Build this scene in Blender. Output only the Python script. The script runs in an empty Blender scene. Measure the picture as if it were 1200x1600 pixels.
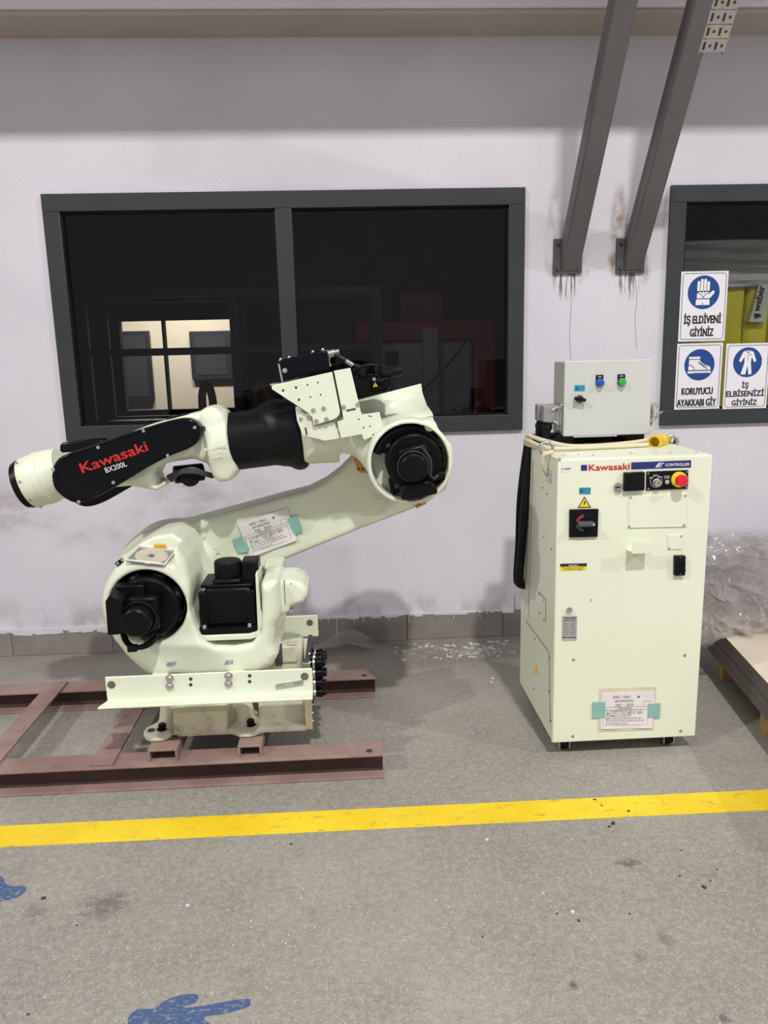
import bpy, bmesh, math, random
import numpy as np
from mathutils import Vector, Matrix
random.seed(7)
scene = bpy.context.scene
COL = scene.collection

# ------------------------------------------------------------------ camera
F_PX, IMG_W, IMG_H = 1202.0, 1200, 1600
PITCH, YAW, ROLL, CAM_H = math.radians(11.48), math.radians(2.706), math.radians(-1.384), 1.5
_f = Vector((math.sin(YAW)*math.cos(PITCH), math.cos(YAW)*math.cos(PITCH), -math.sin(PITCH)))
_r = Vector((math.cos(YAW), -math.sin(YAW), 0)); _u = _r.cross(_f)
CR = math.cos(ROLL)*_r + math.sin(ROLL)*_u
CU = -math.sin(ROLL)*_r + math.cos(ROLL)*_u
CF = _f
CAM = Vector((0, 0, CAM_H))
cd = bpy.data.cameras.new('camera'); cam = bpy.data.objects.new('camera', cd); COL.objects.link(cam)
cd.sensor_fit = 'VERTICAL'; cd.sensor_height = 24; cd.lens = 24*F_PX/IMG_H
cd.clip_start = 0.05; cd.clip_end = 100
cam.matrix_world = Matrix(((CR.x, CU.x, -CF.x, CAM.x), (CR.y, CU.y, -CF.y, CAM.y), (CR.z, CU.z, -CF.z, CAM.z), (0, 0, 0, 1)))
scene.camera = cam

# ------------------------------------------------------------------ light
world = bpy.data.worlds.new('world'); scene.world = world; world.use_nodes = True
world.node_tree.nodes['Background'].inputs[0].default_value = (0.96, 0.91, 1.0, 1)
world.node_tree.nodes['Background'].inputs[1].default_value = 0.50
def strip(x, y, z, lx, ly, w, col=(1.0, 0.99, 0.955)):
    l = bpy.data.lights.new('hall_lamp', 'AREA'); l.shape = 'RECTANGLE'; l.size = lx; l.size_y = ly
    l.energy = w; l.color = col
    o = bpy.data.objects.new('hall_lamp', l); o.location = (x, y, z); COL.objects.link(o)
for lx in (-9.6, 1.2, 12.0):                # one row of high-bay lamps across the hall
    strip(lx, -4.0, 10.0, 0.34, 0.34, 1040)
vs = scene.view_settings
vs.view_transform = 'Standard'; vs.look = 'None'; vs.exposure = 0.0; vs.gamma = 1.0; vs.use_curve_mapping = False

# ------------------------------------------------------------------ helpers
def W(u, v, Y):
    """world point seen at (u, v) of the 1200x1600 frame on the vertical plane at depth Y"""
    d = CF + CR*((u-600)/F_PX) - CU*((v-800)/F_PX)
    return CAM + d*(Y/d.y)
def WZ(u, v, Z):
    d = CF + CR*((u-600)/F_PX) - CU*((v-800)/F_PX)
    return CAM + d*((Z-CAM_H)/d.z)
def XZ(pts, Y):
    return [(p.x, p.z) for p in (W(u, v, Y) for u, v in pts)]
def S(r, g, b):
    return tuple(((c/255)/12.92 if c/255 <= .04045 else ((c/255+.055)/1.055)**2.4) for c in (r, g, b))

MATS = {}
def nd(nt, t, **kw):
    n = nt.nodes.new(t)
    for k, v in kw.items(): setattr(n, k, v)
    return n
def mat(name, col, rough=.5, metal=0., var=.08, scale=6., bump=0., bscale=80., coat=0., detail=4., spec=.5, emit=0.):
    m = bpy.data.materials.new(name); m.use_nodes = True; nt = m.node_tree; L = nt.links
    b = nt.nodes['Principled BSDF']
    b.inputs['Roughness'].default_value = rough; b.inputs['Metallic'].default_value = metal
    b.inputs['Coat Weight'].default_value = coat; b.inputs['Specular IOR Level'].default_value = spec
    tc = nd(nt, 'ShaderNodeTexCoord')
    n = nd(nt, 'ShaderNodeTexNoise'); n.inputs['Scale'].default_value = scale; n.inputs['Detail'].default_value = detail
    L.new(tc.outputs['Object'], n.inputs['Vector'])
    r = nd(nt, 'ShaderNodeValToRGB'); L.new(n.outputs['Fac'], r.inputs['Fac'])
    r.color_ramp.elements[0].position = .3; r.color_ramp.elements[1].position = .7
    r.color_ramp.elements[0].color = tuple(c*(1-var) for c in col)+(1,)
    r.color_ramp.elements[1].color = tuple(min(1, c*(1+var)) for c in col)+(1,)
    L.new(r.outputs['Color'], b.inputs['Base Color'])
    if bump:
        n2 = nd(nt, 'ShaderNodeTexNoise'); n2.inputs['Scale'].default_value = bscale; n2.inputs['Detail'].default_value = 3
        L.new(tc.outputs['Object'], n2.inputs['Vector'])
        bp = nd(nt, 'ShaderNodeBump'); bp.inputs['Strength'].default_value = bump; bp.inputs['Distance'].default_value = .004
        L.new(n2.outputs['Fac'], bp.inputs['Height']); L.new(bp.outputs['Normal'], b.inputs['Normal'])
    if emit:
        b.inputs['Emission Color'].default_value = col+(1,); b.inputs['Emission Strength'].default_value = emit
    MATS[name] = m
    return m

class G:
    """tiny node-graph helper for the painted surfaces"""
    def __init__(s, name, rough=.6):
        s.m = bpy.data.materials.new(name); s.m.use_nodes = True; s.nt = s.m.node_tree; s.L = s.nt.links
        s.b = s.nt.nodes['Principled BSDF']; s.b.inputs['Roughness'].default_value = rough
        s.pos = nd(s.nt, 'ShaderNodeTexCoord').outputs['Object']; MATS[name] = s.m
        s.xyz = nd(s.nt, 'ShaderNodeSeparateXYZ'); s.L.new(s.pos, s.xyz.inputs[0])
    def set(s, sock, v):
        if hasattr(v, 'is_output') or isinstance(v, bpy.types.NodeSocket): s.L.new(v, sock)
        else: sock.default_value = v
    def noise(s, scale, detail=4, stretch=None, rough=.55, dist=0.):
        n = nd(s.nt, 'ShaderNodeTexNoise'); n.inputs['Scale'].default_value = scale
        n.inputs['Detail'].default_value = detail; n.inputs['Roughness'].default_value = rough; n.inputs['Distortion'].default_value = dist
        v = s.pos
        if stretch:
            mp = nd(s.nt, 'ShaderNodeMapping'); mp.inputs['Scale'].default_value = stretch; s.L.new(v, mp.inputs['Vector']); v = mp.outputs[0]
        s.L.new(v, n.inputs['Vector']); return n.outputs['Fac']
    def voro(s, scale):
        n = nd(s.nt, 'ShaderNodeTexVoronoi'); n.inputs['Scale'].default_value = scale; s.L.new(s.pos, n.inputs['Vector']); return n
    def math(s, op, a, b=0.):
        n = nd(s.nt, 'ShaderNodeMath', operation=op); s.set(n.inputs[0], a); s.set(n.inputs[1], b); return n.outputs[0]
    def ramp(s, f, lo, hi):
        n = nd(s.nt, 'ShaderNodeMapRange', interpolation_type='SMOOTHSTEP'); s.set(n.inputs[0], f)
        n.inputs[1].default_value = lo; n.inputs[2].default_value = hi; return n.outputs[0]
    def mix(s, f, a, b):
        n = nd(s.nt, 'ShaderNodeMix', data_type='RGBA'); s.set(n.inputs[0], f)
        for i, c in ((6, a), (7, b)):
            if isinstance(c, tuple): n.inputs[i].default_value = c+(1,) if len(c) == 3 else c
            else: s.L.new(c, n.inputs[i])
        return n.outputs[2]
    def blob(s, c, r, axes='XZ'):
        """soft disc mask 1 at centre, 0 outside radius; r = (rx, rz)"""
        t = None
        for ax, cc, rr in zip(axes, c, r):
            d = s.math('DIVIDE', s.math('SUBTRACT', s.xyz.outputs[ax], cc), rr)
            d = s.math('MULTIPLY', d, d); t = d if t is None else s.math('ADD', t, d)
        return s.math('SUBTRACT', 1.0, t)
    def bump(s, h, strength, dist=.004):
        bp = nd(s.nt, 'ShaderNodeBump'); bp.inputs['Strength'].default_value = strength; bp.inputs['Distance'].default_value = dist
        s.L.new(h, bp.inputs['Height']); s.L.new(bp.outputs[0], s.b.inputs['Normal'])
    def color(s, c): s.L.new(c, s.b.inputs['Base Color'])

WM = {}
def link(o, parent=None, world=None):
    COL.objects.link(o)
    w = world.copy() if world is not None else Matrix.Identity(4)
    o.matrix_basis = w; WM[o.name] = w
    if parent is not None:
        o.parent = parent; o.matrix_parent_inverse = WM[parent.name].inverted()
    return o
def tag(o, label=None, cat=None, group=None, kind=None):
    if label: o['label'] = label
    if cat: o['category'] = cat
    if group: o['group'] = group
    if kind: o['kind'] = kind
    return o
def thing(name, label, cat, loc, group=None):
    o = bpy.data.objects.new(name, None); o.empty_display_size = .1
    link(o, None, Matrix.Translation(Vector(loc))); return tag(o, label, cat, group)
def struct(name):
    o = bpy.data.objects.new(name, None); link(o); o['kind'] = 'structure'; return o
def catmull(pts, k=6):
    P = [Vector(p) for p in pts]; out = []
    for i in range(len(P)-1):
        a, b, c, d = P[max(i-1, 0)], P[i], P[i+1], P[min(i+2, len(P)-1)]
        for j in range(k):
            t = j/k
            out.append(.5*((2*b)+(c-a)*t+(2*a-5*b+4*c-d)*t*t+(3*b-a-3*c+d)*t**3))
    return out+[P[-1]]
class MB:
    def __init__(s): s.v = []; s.f = []
    def add(s, vs_, fs):
        o = len(s.v); s.v += [tuple(v) for v in vs_]; s.f += [tuple(i+o for i in f) for f in fs]; return s
    def box(s, x0, x1, y0, y1, z0, z1, M=None):
        vs_ = [Vector((x, y, z)) for z in (z0, z1) for y in (y0, y1) for x in (x0, x1)]
        if M: vs_ = [M @ v for v in vs_]
        return s.add(vs_, [(0, 2, 3, 1), (4, 5, 7, 6), (0, 1, 5, 4), (2, 6, 7, 3), (0, 4, 6, 2), (1, 3, 7, 5)])
    def prism(s, pts, y0, y1, M=None):
        a = sum(pts[i][0]*pts[(i+1) % len(pts)][1]-pts[(i+1) % len(pts)][0]*pts[i][1] for i in range(len(pts)))
        if a < 0: pts = pts[::-1]
        n = len(pts)
        vs_ = [Vector((x, y0, z)) for x, z in pts]+[Vector((x, y1, z)) for x, z in pts]
        if M: vs_ = [M @ v for v in vs_]
        return s.add(vs_, [tuple(range(n)), tuple(range(2*n-1, n-1, -1))]+[(i, i+n, (i+1) % n+n, (i+1) % n) for i in range(n)])
    def hull8(s, q0, q1):
        """solid between two quads (same winding)"""
        return s.add(list(q0)+list(q1), [(0, 1, 2, 3), (7, 6, 5, 4)]+[(i, i+4, (i+1) % 4+4, (i+1) % 4) for i in range(4)])
    def lathe(s, p0, p1, prof, n=24):
        """prof = [(t along p0->p1 in metres, radius)]"""
        p0, p1 = Vector(p0), Vector(p1); ax = (p1-p0).normalized()
        a = ax.orthogonal().normalized(); b = ax.cross(a); o = len(s.v); k = len(prof)
        for t, r in prof:
            for i in range(n):
                th = 2*math.pi*i/n
                s.v.append(tuple(p0+ax*t+(a*math.cos(th)+b*math.sin(th))*r))
        for j in range(k-1):
            for i in range(n):
                s.f.append((o+j*n+i, o+j*n+(i+1) % n, o+(j+1)*n+(i+1) % n, o+(j+1)*n+i))
        s.f.append(tuple(o+i for i in range(n-1, -1, -1))); s.f.append(tuple(o+(k-1)*n+i for i in range(n)))
        return s
    def cyl(s, p0, p1, r, r1=None, n=20):
        L = (Vector(p1)-Vector(p0)).length
        return s.lathe(p0, p1, [(0, r), (L, r if r1 is None else r1)], n)
    def tube(s, pts, r, n=8, k=6):
        P = catmull(pts, k) if k else [Vector(p) for p in pts]
        t = (P[1]-P[0]).normalized(); a = t.orthogonal().normalized(); o = len(s.v)
        for i, p in enumerate(P):
            t = (P[min(i+1, len(P)-1)]-P[max(i-1, 0)]).normalized()
            a = (a-t*a.dot(t)).normalized(); b = t.cross(a)
            for j in range(n):
                th = 2*math.pi*j/n; s.v.append(tuple(p+(a*math.cos(th)+b*math.sin(th))*r))
        for i in range(len(P)-1):
            for j in range(n):
                s.f.append((o+i*n+j, o+i*n+(j+1) % n, o+(i+1)*n+(j+1) % n, o+(i+1)*n+j))
        s.f.append(tuple(o+j for j in range(n-1, -1, -1))); s.f.append(tuple(o+(len(P)-1)*n+j for j in range(n)))
        return s
    def torus(s, c, ax, R, r, n=24, m=10, a0=0, a1=2*math.pi):
        c, ax = Vector(c), Vector(ax).normalized(); a = ax.orthogonal().normalized(); b = ax.cross(a); o = len(s.v)
        for i in range(n):
            th = 2*math.pi*i/n; d = a*math.cos(th)+b*math.sin(th)
            for j in range(m):
                ph = 2*math.pi*j/m; s.v.append(tuple(c+d*(R+r*math.cos(ph))+ax*(r*math.sin(ph))))
        for i in range(n):
            for j in range(m):
                s.f.append((o+i*m+j, o+((i+1) % n)*m+j, o+((i+1) % n)*m+(j+1) % m, o+i*m+(j+1) % m))
        return s
    def mesh(s, name, m):
        me = bpy.data.meshes.new(name); me.from_pydata(s.v, [], s.f); me.update()
        bm = bmesh.new(); bm.from_mesh(me); bmesh.ops.recalc_face_normals(bm, faces=bm.faces); bm.to_mesh(me); bm.free()
        me.materials.append(MATS[m]); me.polygons.foreach_set('use_smooth', [True]*len(me.polygons))
        me.set_sharp_from_angle(angle=math.radians(38)); return me
    def build(s, name, m, parent=None, bevel=0., seg=2, world=None):
        o = bpy.data.objects.new(name, s.mesh(name, m)); link(o, parent, world)
        if bevel:
            b = o.modifiers.new('bevel', 'BEVEL'); b.width = bevel; b.segments = seg; b.limit_method = 'ANGLE'; b.angle_limit = math.radians(40)
            b.harden_normals = False
        return o
def inst(name, me, parent, M):
    return link(bpy.data.objects.new(name, me), parent, M)

# ---- lettering: built-in font outlines turned into thin solid letters
def text_obj(name, body, m, parent, left, right, cap, bold=0., Y=None, thick=.0008, shear=0., align='FIT'):
    """left/right: world ends of the base line (in a plane facing -Y); cap: letter height in metres"""
    c = bpy.data.curves.new(name, 'FONT'); c.body = body; c.size = 1; c.extrude = 0; c.shear = shear
    c.resolution_u = 3
    o = bpy.data.objects.new(name, c); COL.objects.link(o)
    dg = bpy.context.evaluated_depsgraph_get(); me = bpy.data.meshes.new_from_object(o.evaluated_get(dg))
    COL.objects.unlink(o); bpy.data.objects.remove(o); bpy.data.curves.remove(c)
    if not len(me.vertices): return None
    co = np.array([v.co[:] for v in me.vertices]); x0, x1 = co[:, 0].min(), co[:, 0].max()
    left, right = Vector(left), Vector(right); d = right-left; w = d.length; d.normalize()
    up = Vector((0, -1, 0)).cross(d); up = -up if up.z < 0 and abs(d.z) < .9 else up
    sx = w/(x1-x0); sy = cap/.73
    nrm = d.cross(up)
    M = Matrix(((d.x*sx, up.x*sy, nrm.x, 0), (d.y*sx, up.y*sy, nrm.y, 0), (d.z*sx, up.z*sy, nrm.z, 0), (0, 0, 0, 1)))
    M = Matrix.Translation(left+nrm*thick) @ M @ Matrix.Translation((-x0, 0, 0))
    me.transform(M); me.materials.clear(); me.materials.append(MATS[m])
    if nrm.y > 0: me.flip_normals()
    if bold:                                # heavier stroke: the same outline repeated with small shifts
        bm = bmesh.new(); bm.from_mesh(me); g0 = bm.verts[:]+bm.edges[:]+bm.faces[:]; e = bold*cap*1.1
        for i, (ax_, ay_) in enumerate(((-1, 0), (1, 0), (0, .7), (0, -.7), (-.7, .5), (.7, .5), (-.7, -.5), (.7, -.5))):
            r_ = bmesh.ops.duplicate(bm, geom=g0); vv = [q_ for q_ in r_['geom'] if isinstance(q_, bmesh.types.BMVert)]
            bmesh.ops.translate(bm, verts=vv, vec=d*ax_*e+up*ay_*e+nrm*.00002*(i+1))
        bm.to_mesh(me); bm.free()
    return link(bpy.data.objects.new(name, me), parent)
def text_px(name, body, m, parent, a, b, cap_px, Y, bold=0., shear=0., thick=.0008):
    A, B = W(a[0], a[1], Y), W(b[0], b[1], Y)
    sc = (W(a[0], a[1], Y)-W(a[0], a[1]-10, Y)).length/10
    return text_obj(name, body, m, parent, A, B, cap_px*sc, bold, thick=thick, shear=shear)

def scribble(name, m, parent, a, b, cap_px, Y, thick=.0008, seed=0, fill=.7):
    """print too small to read in the photograph: a row of short strokes"""
    rng = random.Random(seed+int(a[0]*7+a[1]*13)); mb = MB(); A, B = W(a[0], a[1], Y), W(b[0], b[1], Y); d = (B-A); L_ = d.length; d.normalize()
    up = Vector((0, -1, 0)).cross(d); up = up if up.z > 0 else -up
    cap = cap_px*.0024; t = 0.; o = Vector((0, -thick, 0))
    while t < L_-cap*.3:
        w = cap*rng.uniform(.35, .8); lo_ = cap*rng.choice((0, 0, .3)); hi = cap*rng.choice((1, 1, .7))
        p = A+d*t; q_ = A+d*min(L_, t+w*fill)
        mb.hull8([p+up*lo_+o, q_+up*lo_+o, q_+up*hi+o, p+up*hi+o], [p+up*lo_-o*.3, q_+up*lo_-o*.3, q_+up*hi-o*.3, p+up*hi-o*.3])
        t += w+(cap*.5 if rng.random() < .15 else 0)
    return mb.build(name, m, parent)
# ---- signed-distance castings meshed with surface nets
def sd_poly(PX, PZ, poly):
    d = np.full(PX.shape, 1e9); s = np.ones(PX.shape); n = len(poly)
    for i in range(n):
        ax, az = poly[i]; bx, bz = poly[i-1]
        ex, ez = bx-ax, bz-az; wx, wz = PX-ax, PZ-az
        t = np.clip((wx*ex+wz*ez)/(ex*ex+ez*ez+1e-12), 0, 1)
        d = np.minimum(d, (wx-ex*t)**2+(wz-ez*t)**2)
        c1 = PZ >= az; c2 = PZ < bz; c3 = ex*wz > ez*wx
        fl = (c1 & c2 & c3) | (~c1 & ~c2 & ~c3); s = np.where(fl, -s, s)
    return s*np.sqrt(d)
class SDF:
    def __init__(s, lo, hi, h):
        s.lo = np.array(lo); s.h = h; s.n = np.ceil((np.array(hi)-s.lo)/h).astype(int)+1
        ax = [s.lo[i]+h*np.arange(s.n[i]) for i in range(3)]
        s.X, s.Y, s.Z = np.meshgrid(*ax, indexing='ij', sparse=False); s.ax = ax; s.v = np.full(tuple(s.n), 1.0)
    def poly(s, pts, y0, y1, r=.02, smooth=2):
        P = [Vector((x, z)) for x, z in pts]
        P = [(p.x, p.y) for p in P]
        PX, PZ = np.meshgrid(s.ax[0], s.ax[2], indexing='ij'); d2 = sd_poly(PX, PZ, P)[:, None, :]
        w = np.abs(s.ax[1]-(y0+y1)/2)-(y1-y0)/2; w = w[None, :, None]
        a, b = d2+r, w+r
        return np.minimum(np.maximum(a, b), 0)+np.sqrt(np.maximum(a, 0)**2+np.maximum(b, 0)**2)-r
    def polyz(s, pts, z0, z1, r=.02):
        PX, PY = np.meshgrid(s.ax[0], s.ax[1], indexing='ij'); d2 = sd_poly(PX, PY, pts)[:, :, None]
        w = (np.abs(s.ax[2]-(z0+z1)/2)-(z1-z0)/2)[None, None, :]
        a, b = d2+r, w+r
        return np.minimum(np.maximum(a, b), 0)+np.sqrt(np.maximum(a, 0)**2+np.maximum(b, 0)**2)-r
    def cyl(s, p0, p1, r0, r1=None, rd=.01):
        r1 = r0 if r1 is None else r1
        p0, p1 = np.array(p0), np.array(p1); L = np.linalg.norm(p1-p0); ax = (p1-p0)/L
        dx, dy, dz = s.X-p0[0], s.Y-p0[1], s.Z-p0[2]; t = dx*ax[0]+dy*ax[1]+dz*ax[2]
        rr = np.sqrt(np.maximum(dx*dx+dy*dy+dz*dz-t*t, 0)); R = r0+(r1-r0)*np.clip(t/L, 0, 1)
        a, b = rr-R+rd, np.abs(t-L/2)-L/2+rd
        return np.minimum(np.maximum(a, b), 0)+np.sqrt(np.maximum(a, 0)**2+np.maximum(b, 0)**2)-rd
    def box(s, x0, x1, y0, y1, z0, z1, r=.01):
        q = [np.abs(A-(a+b)/2)-(b-a)/2+r for A, a, b in ((s.X, x0, x1), (s.Y, y0, y1), (s.Z, z0, z1))]
        return np.sqrt(sum(np.maximum(k, 0)**2 for k in q))+np.minimum(np.maximum(q[0], np.maximum(q[1], q[2])), 0)-r
    def sph(s, c, r, sc=(1, 1, 1)):
        k = np.sqrt(((s.X-c[0])/sc[0])**2+((s.Y-c[1])/sc[1])**2+((s.Z-c[2])/sc[2])**2); return (k-r)*min(sc)
    def add(s, d, k=.015):
        h = np.maximum(k-np.abs(s.v-d), 0)/k; s.v = np.minimum(s.v, d)-h*h*k*.25; return s
    def sub(s, d, k=.008):
        d = -d; h = np.maximum(k-np.abs(s.v-d), 0)/k; s.v = np.maximum(s.v, d)+h*h*k*.25; return s
    def build(s, name, m, parent):
        v = s.v; v[0] = v[-1] = 1; v[:, 0] = v[:, -1] = 1; v[:, :, 0] = v[:, :, -1] = 1
        ins = v < 0; nx, ny, nz = v.shape
        acc = np.zeros((nx-1, ny-1, nz-1, 3)); cnt = np.zeros((nx-1, ny-1, nz-1))
        C = [(i, j, k) for i in (0, 1) for j in (0, 1) for k in (0, 1)]
        sl = lambda c: tuple(slice(c[q], c[q]+v.shape[q]-1) for q in range(3))
        for a in C:
            for q in range(3):
                if a[q]: continue
                b = list(a); b[q] = 1; va, vb = v[sl(a)], v[sl(b)]
                x = (va < 0) != (vb < 0); t = np.where(x, va/np.where(x, va-vb, 1), 0)
                cnt += x
                for w in range(3):
                    acc[..., w] += x*(a[w]+(t if w == q else 0))
        act = cnt > 0; idx = np.full(act.shape, -1); idx[act] = np.arange(act.sum())
        ii = np.argwhere(act); pts = (ii+acc[act]/cnt[act][:, None])*s.h+s.lo
        faces = []
        for q in range(3):
            u, w = (q+1) % 3, (q+2) % 3
            A = [slice(1, -1)]*3; A[q] = slice(0, -1); B = list(A); B[q] = slice(1, None)
            x0, x1 = ins[tuple(A)], ins[tuple(B)]
            e = np.argwhere(x0 != x1); off = np.array([1, 1, 1]); off[q] = 0; e = e+off
            if not len(e): continue
            fl = ins[tuple(e.T)]
            def cell(du, dw):
                c = e.copy(); c[:, u] += du; c[:, w] += dw; return idx[tuple(c.T)]
            quad = np.stack([cell(-1, -1), cell(0, -1), cell(0, 0), cell(-1, 0)], 1)
            quad[~fl] = quad[~fl][:, ::-1]; faces.append(quad)
        f = np.concatenate(faces)
        me = bpy.data.meshes.new(name); me.from_pydata(pts.tolist(), [], f.tolist()); me.update()
        me.materials.append(MATS[m]); me.polygons.foreach_set('use_smooth', [True]*len(me.polygons))
        me.set_sharp_from_angle(angle=math.radians(50))
        return link(bpy.data.objects.new(name, me), parent)

# ------------------------------------------------------------------ materials
YW = 3.92                                   # front face of the back wall
P1, P2 = W(888, 400, 3.9), W(986.5, 399, 3.9)   # strut foot plates
g = G('wall_paint', .75)
n1 = g.noise(1.3, 5); c = g.mix(g.ramp(n1, .3, .75), S(201, 198, 206), S(212, 209, 217))
# brown-grey smudges low on the wall to the left, under the arm
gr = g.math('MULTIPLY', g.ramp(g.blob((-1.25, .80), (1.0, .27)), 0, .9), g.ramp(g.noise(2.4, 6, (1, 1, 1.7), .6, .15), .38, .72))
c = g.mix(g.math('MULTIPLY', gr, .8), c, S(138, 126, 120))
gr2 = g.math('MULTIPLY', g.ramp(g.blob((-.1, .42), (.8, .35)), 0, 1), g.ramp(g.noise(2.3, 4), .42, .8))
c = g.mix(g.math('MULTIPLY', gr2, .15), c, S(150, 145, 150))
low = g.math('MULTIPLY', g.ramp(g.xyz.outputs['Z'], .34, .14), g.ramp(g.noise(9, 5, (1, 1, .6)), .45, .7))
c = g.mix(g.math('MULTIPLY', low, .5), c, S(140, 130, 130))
for (P, k) in ((P1, .75), (P2, 1.0)):       # rust bleeding from the anchor plates
    a = g.ramp(g.blob((P.x-.06, P.z+.13), (.055, .24)), 0, 1)
    b2 = g.ramp(g.blob((P.x+.07, P.z-.06), (.05, .1)), 0, 1); b3 = g.ramp(g.blob((P.x-.08, P.z-.02), (.04, .09)), 0, 1)
    rr = g.math('MAXIMUM', g.math('MAXIMUM', a, b2), b3)
    rr = g.math('MULTIPLY', rr, g.ramp(g.noise(16, 5, (1, 1, .5)), .36, .66))
    c = g.mix(g.math('MULTIPLY', rr, k*.85), c, S(120, 86, 52))
    d = g.ramp(g.blob((P.x, P.z-.08), (.085, .15)), 0, .8)
    d = g.math('MULTIPLY', d, g.ramp(g.noise(60, 3, (1, 1, .10)), .48, .60))
    c = g.mix(g.math('MULTIPLY', d, .85), c, S(84, 62, 44))
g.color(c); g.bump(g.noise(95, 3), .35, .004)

g = G('floor_concrete', .62)
n = g.noise(.9, 6, None, .6); c = g.mix(g.ramp(n, .3, .72), S(130, 126, 117), S(154, 149, 139))
c = g.mix(g.math('MULTIPLY', g.ramp(g.noise(5, 7, None, .75), .42, .75), .6), c, S(120, 114, 107))
c = g.mix(g.math('MULTIPLY', g.ramp(g.noise(48, 6, None, .8), .42, .66), .5), c, S(178, 172, 160))
c = g.mix(g.math('MULTIPLY', g.ramp(g.noise(75, 5, None, .75, .3), .52, .70), .55), c, S(104, 99, 91))
c = g.mix(g.math('MULTIPLY', g.ramp(g.noise(160, 3), .56, .70), .7), c, S(196, 191, 180))
c = g.mix(g.math('MULTIPLY', g.ramp(g.noise(210, 2), .60, .72), .5), c, S(92, 88, 82))
v = g.voro(42); sp = g.ramp(v.outputs['Distance'], .13, .06)
c = g.mix(g.math('MULTIPLY', sp, g.ramp(g.noise(11, 4), .50, .60)), c, S(214, 210, 200))
v = g.voro(9); sp = g.ramp(v.outputs['Distance'], .055, .03)
c = g.mix(g.math('MULTIPLY', sp, g.ramp(g.noise(3.3, 3), .52, .6)), c, S(60, 56, 50))
for (u, vv, rx, ry, k) in ((167, 1416, .085, .075, .55), (55, 1425, .05, .06, .35), (980, 1349, .05, .028, .8), (895, 1541, .016, .018, .9), (1042, 1467, .03, .035, .45), (1000, 1497, .02, .02, .5), (1130, 1589, .02, .02, .7), (950, 1058, .06, .03, .4)):
    p = WZ(u, vv, 0); bl = g.math('MULTIPLY', g.ramp(g.math('ADD', g.blob((p.x, p.y), (rx, ry), 'XY'), g.math('MULTIPLY', g.math('SUBTRACT', g.noise(38, 6, None, .75), .55), 4.)), .0, .9), k)
    c = g.mix(bl, c, S(78, 72, 66))
wp = g.math('MULTIPLY', g.ramp(g.blob((.55, 3.72), (.42, .12), 'XY'), 0, .8), g.ramp(g.noise(24, 4, (1, 2.4, 1)), .56, .62))
c = g.mix(wp, c, S(205, 202, 202))
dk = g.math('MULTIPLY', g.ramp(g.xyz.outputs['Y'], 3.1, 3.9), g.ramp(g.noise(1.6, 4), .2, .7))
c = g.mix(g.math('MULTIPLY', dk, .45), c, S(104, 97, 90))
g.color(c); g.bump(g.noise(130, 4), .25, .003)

g = G('yellow_paint', .55)
c = g.mix(g.ramp(g.noise(3, 4), .3, .7), S(226, 190, 24), S(236, 206, 44))
wear = g.ramp(g.noise(26, 7, (.5, 1.4, 1), .75), .55, .68)
c = g.mix(g.math('MULTIPLY', wear, .8), c, S(164, 142, 66)); c = g.mix(g.math('MULTIPLY', g.ramp(g.noise(70, 5, (1.5, .25, 1), .7), .62, .70), .6), c, S(120, 106, 60)); g.color(c); g.bump(g.noise(130, 4), .25, .003)
g = G('blue_paint', .6)
c = g.mix(g.ramp(g.noise(60, 5, (1, 2, 1)), .5, .68), S(64, 88, 128), S(128, 132, 134)); g.color(c)
g = G('baseboard_tile', .5)
c = g.mix(g.ramp(g.noise(2.2, 5), .3, .7), S(126, 119, 114), S(150, 142, 137))
c = g.mix(g.math('MULTIPLY', g.ramp(g.noise(30, 4), .55, .75), .4), c, S(105, 98, 92)); g.color(c)
g = G('red_oxide', .7)
c = g.mix(g.ramp(g.noise(4, 5), .3, .7), S(128, 100, 92), S(150, 126, 118))
c = g.mix(g.math('MULTIPLY', g.ramp(g.noise(14, 6), .55, .8), .6), c, S(100, 62, 52)); g.color(c); g.bump(g.noise(90, 3), .2)
g = G('robot_paint', .36)
c = g.mix(g.ramp(g.noise(3, 4), .3, .7), S(216, 222, 198), S(226, 232, 208))
c = g.mix(g.math('MULTIPLY', g.ramp(g.noise(9, 6, None, .7), .60, .80), .35), c, S(168, 160, 132)); g.color(c); g.bump(g.noise(70, 3), .10, .003)
g = G('base_casting', .5)
c = g.mix(g.ramp(g.noise(5, 5), .35, .7), S(206, 204, 180), S(222, 222, 200))
c = g.mix(g.math('MULTIPLY', g.ramp(g.noise(7, 6, None, .7), .52, .74), .6), c, S(120, 112, 96)); g.color(c); g.bump(g.noise(60, 3), .15)
mat('shaded_rust', S(70, 48, 40), .75, var=.3, scale=9)  # beam webs: rust brown with the flange's shade mixed into the colour
mat('controller_paint', S(226, 231, 206), .38, var=.03, scale=2)
mat('box_grey', S(196, 198, 194), .45, var=.03, bump=.05, bscale=200)
mat('box_side', S(186, 186, 180), .45, var=.03)
mat('black_gloss', (.004, .004, .006), .2, var=.3, spec=.16)
mat('black_satin', (.006, .006, .008), .36, var=.3, spec=.15)
mat('motor_black', (.0045, .0045, .005), .36, var=.4, spec=.13)
mat('black_rubber', (.008, .008, .009), .5, var=.3, spec=.15)
mat('cavity_grey', S(96, 94, 80), .5, var=.15)
mat('steel', (.62, .62, .60), .32, 1., var=.12, scale=30)
mat('zinc', (.58, .56, .50), .38, 1., var=.15, scale=40)
mat('dark_steel', (.10, .10, .10), .45, .8, var=.2, scale=30)
mat('hood_alu', S(150, 150, 150), .45, .3, var=.06)
mat('anthracite', S(46, 50, 53), .42, var=.08, scale=4)
mat('strut_grey', S(98, 94, 94), .55, var=.10, scale=5, bump=.08)
mat('plate_grey', S(74, 74, 76), .55, var=.15, scale=12)
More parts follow.
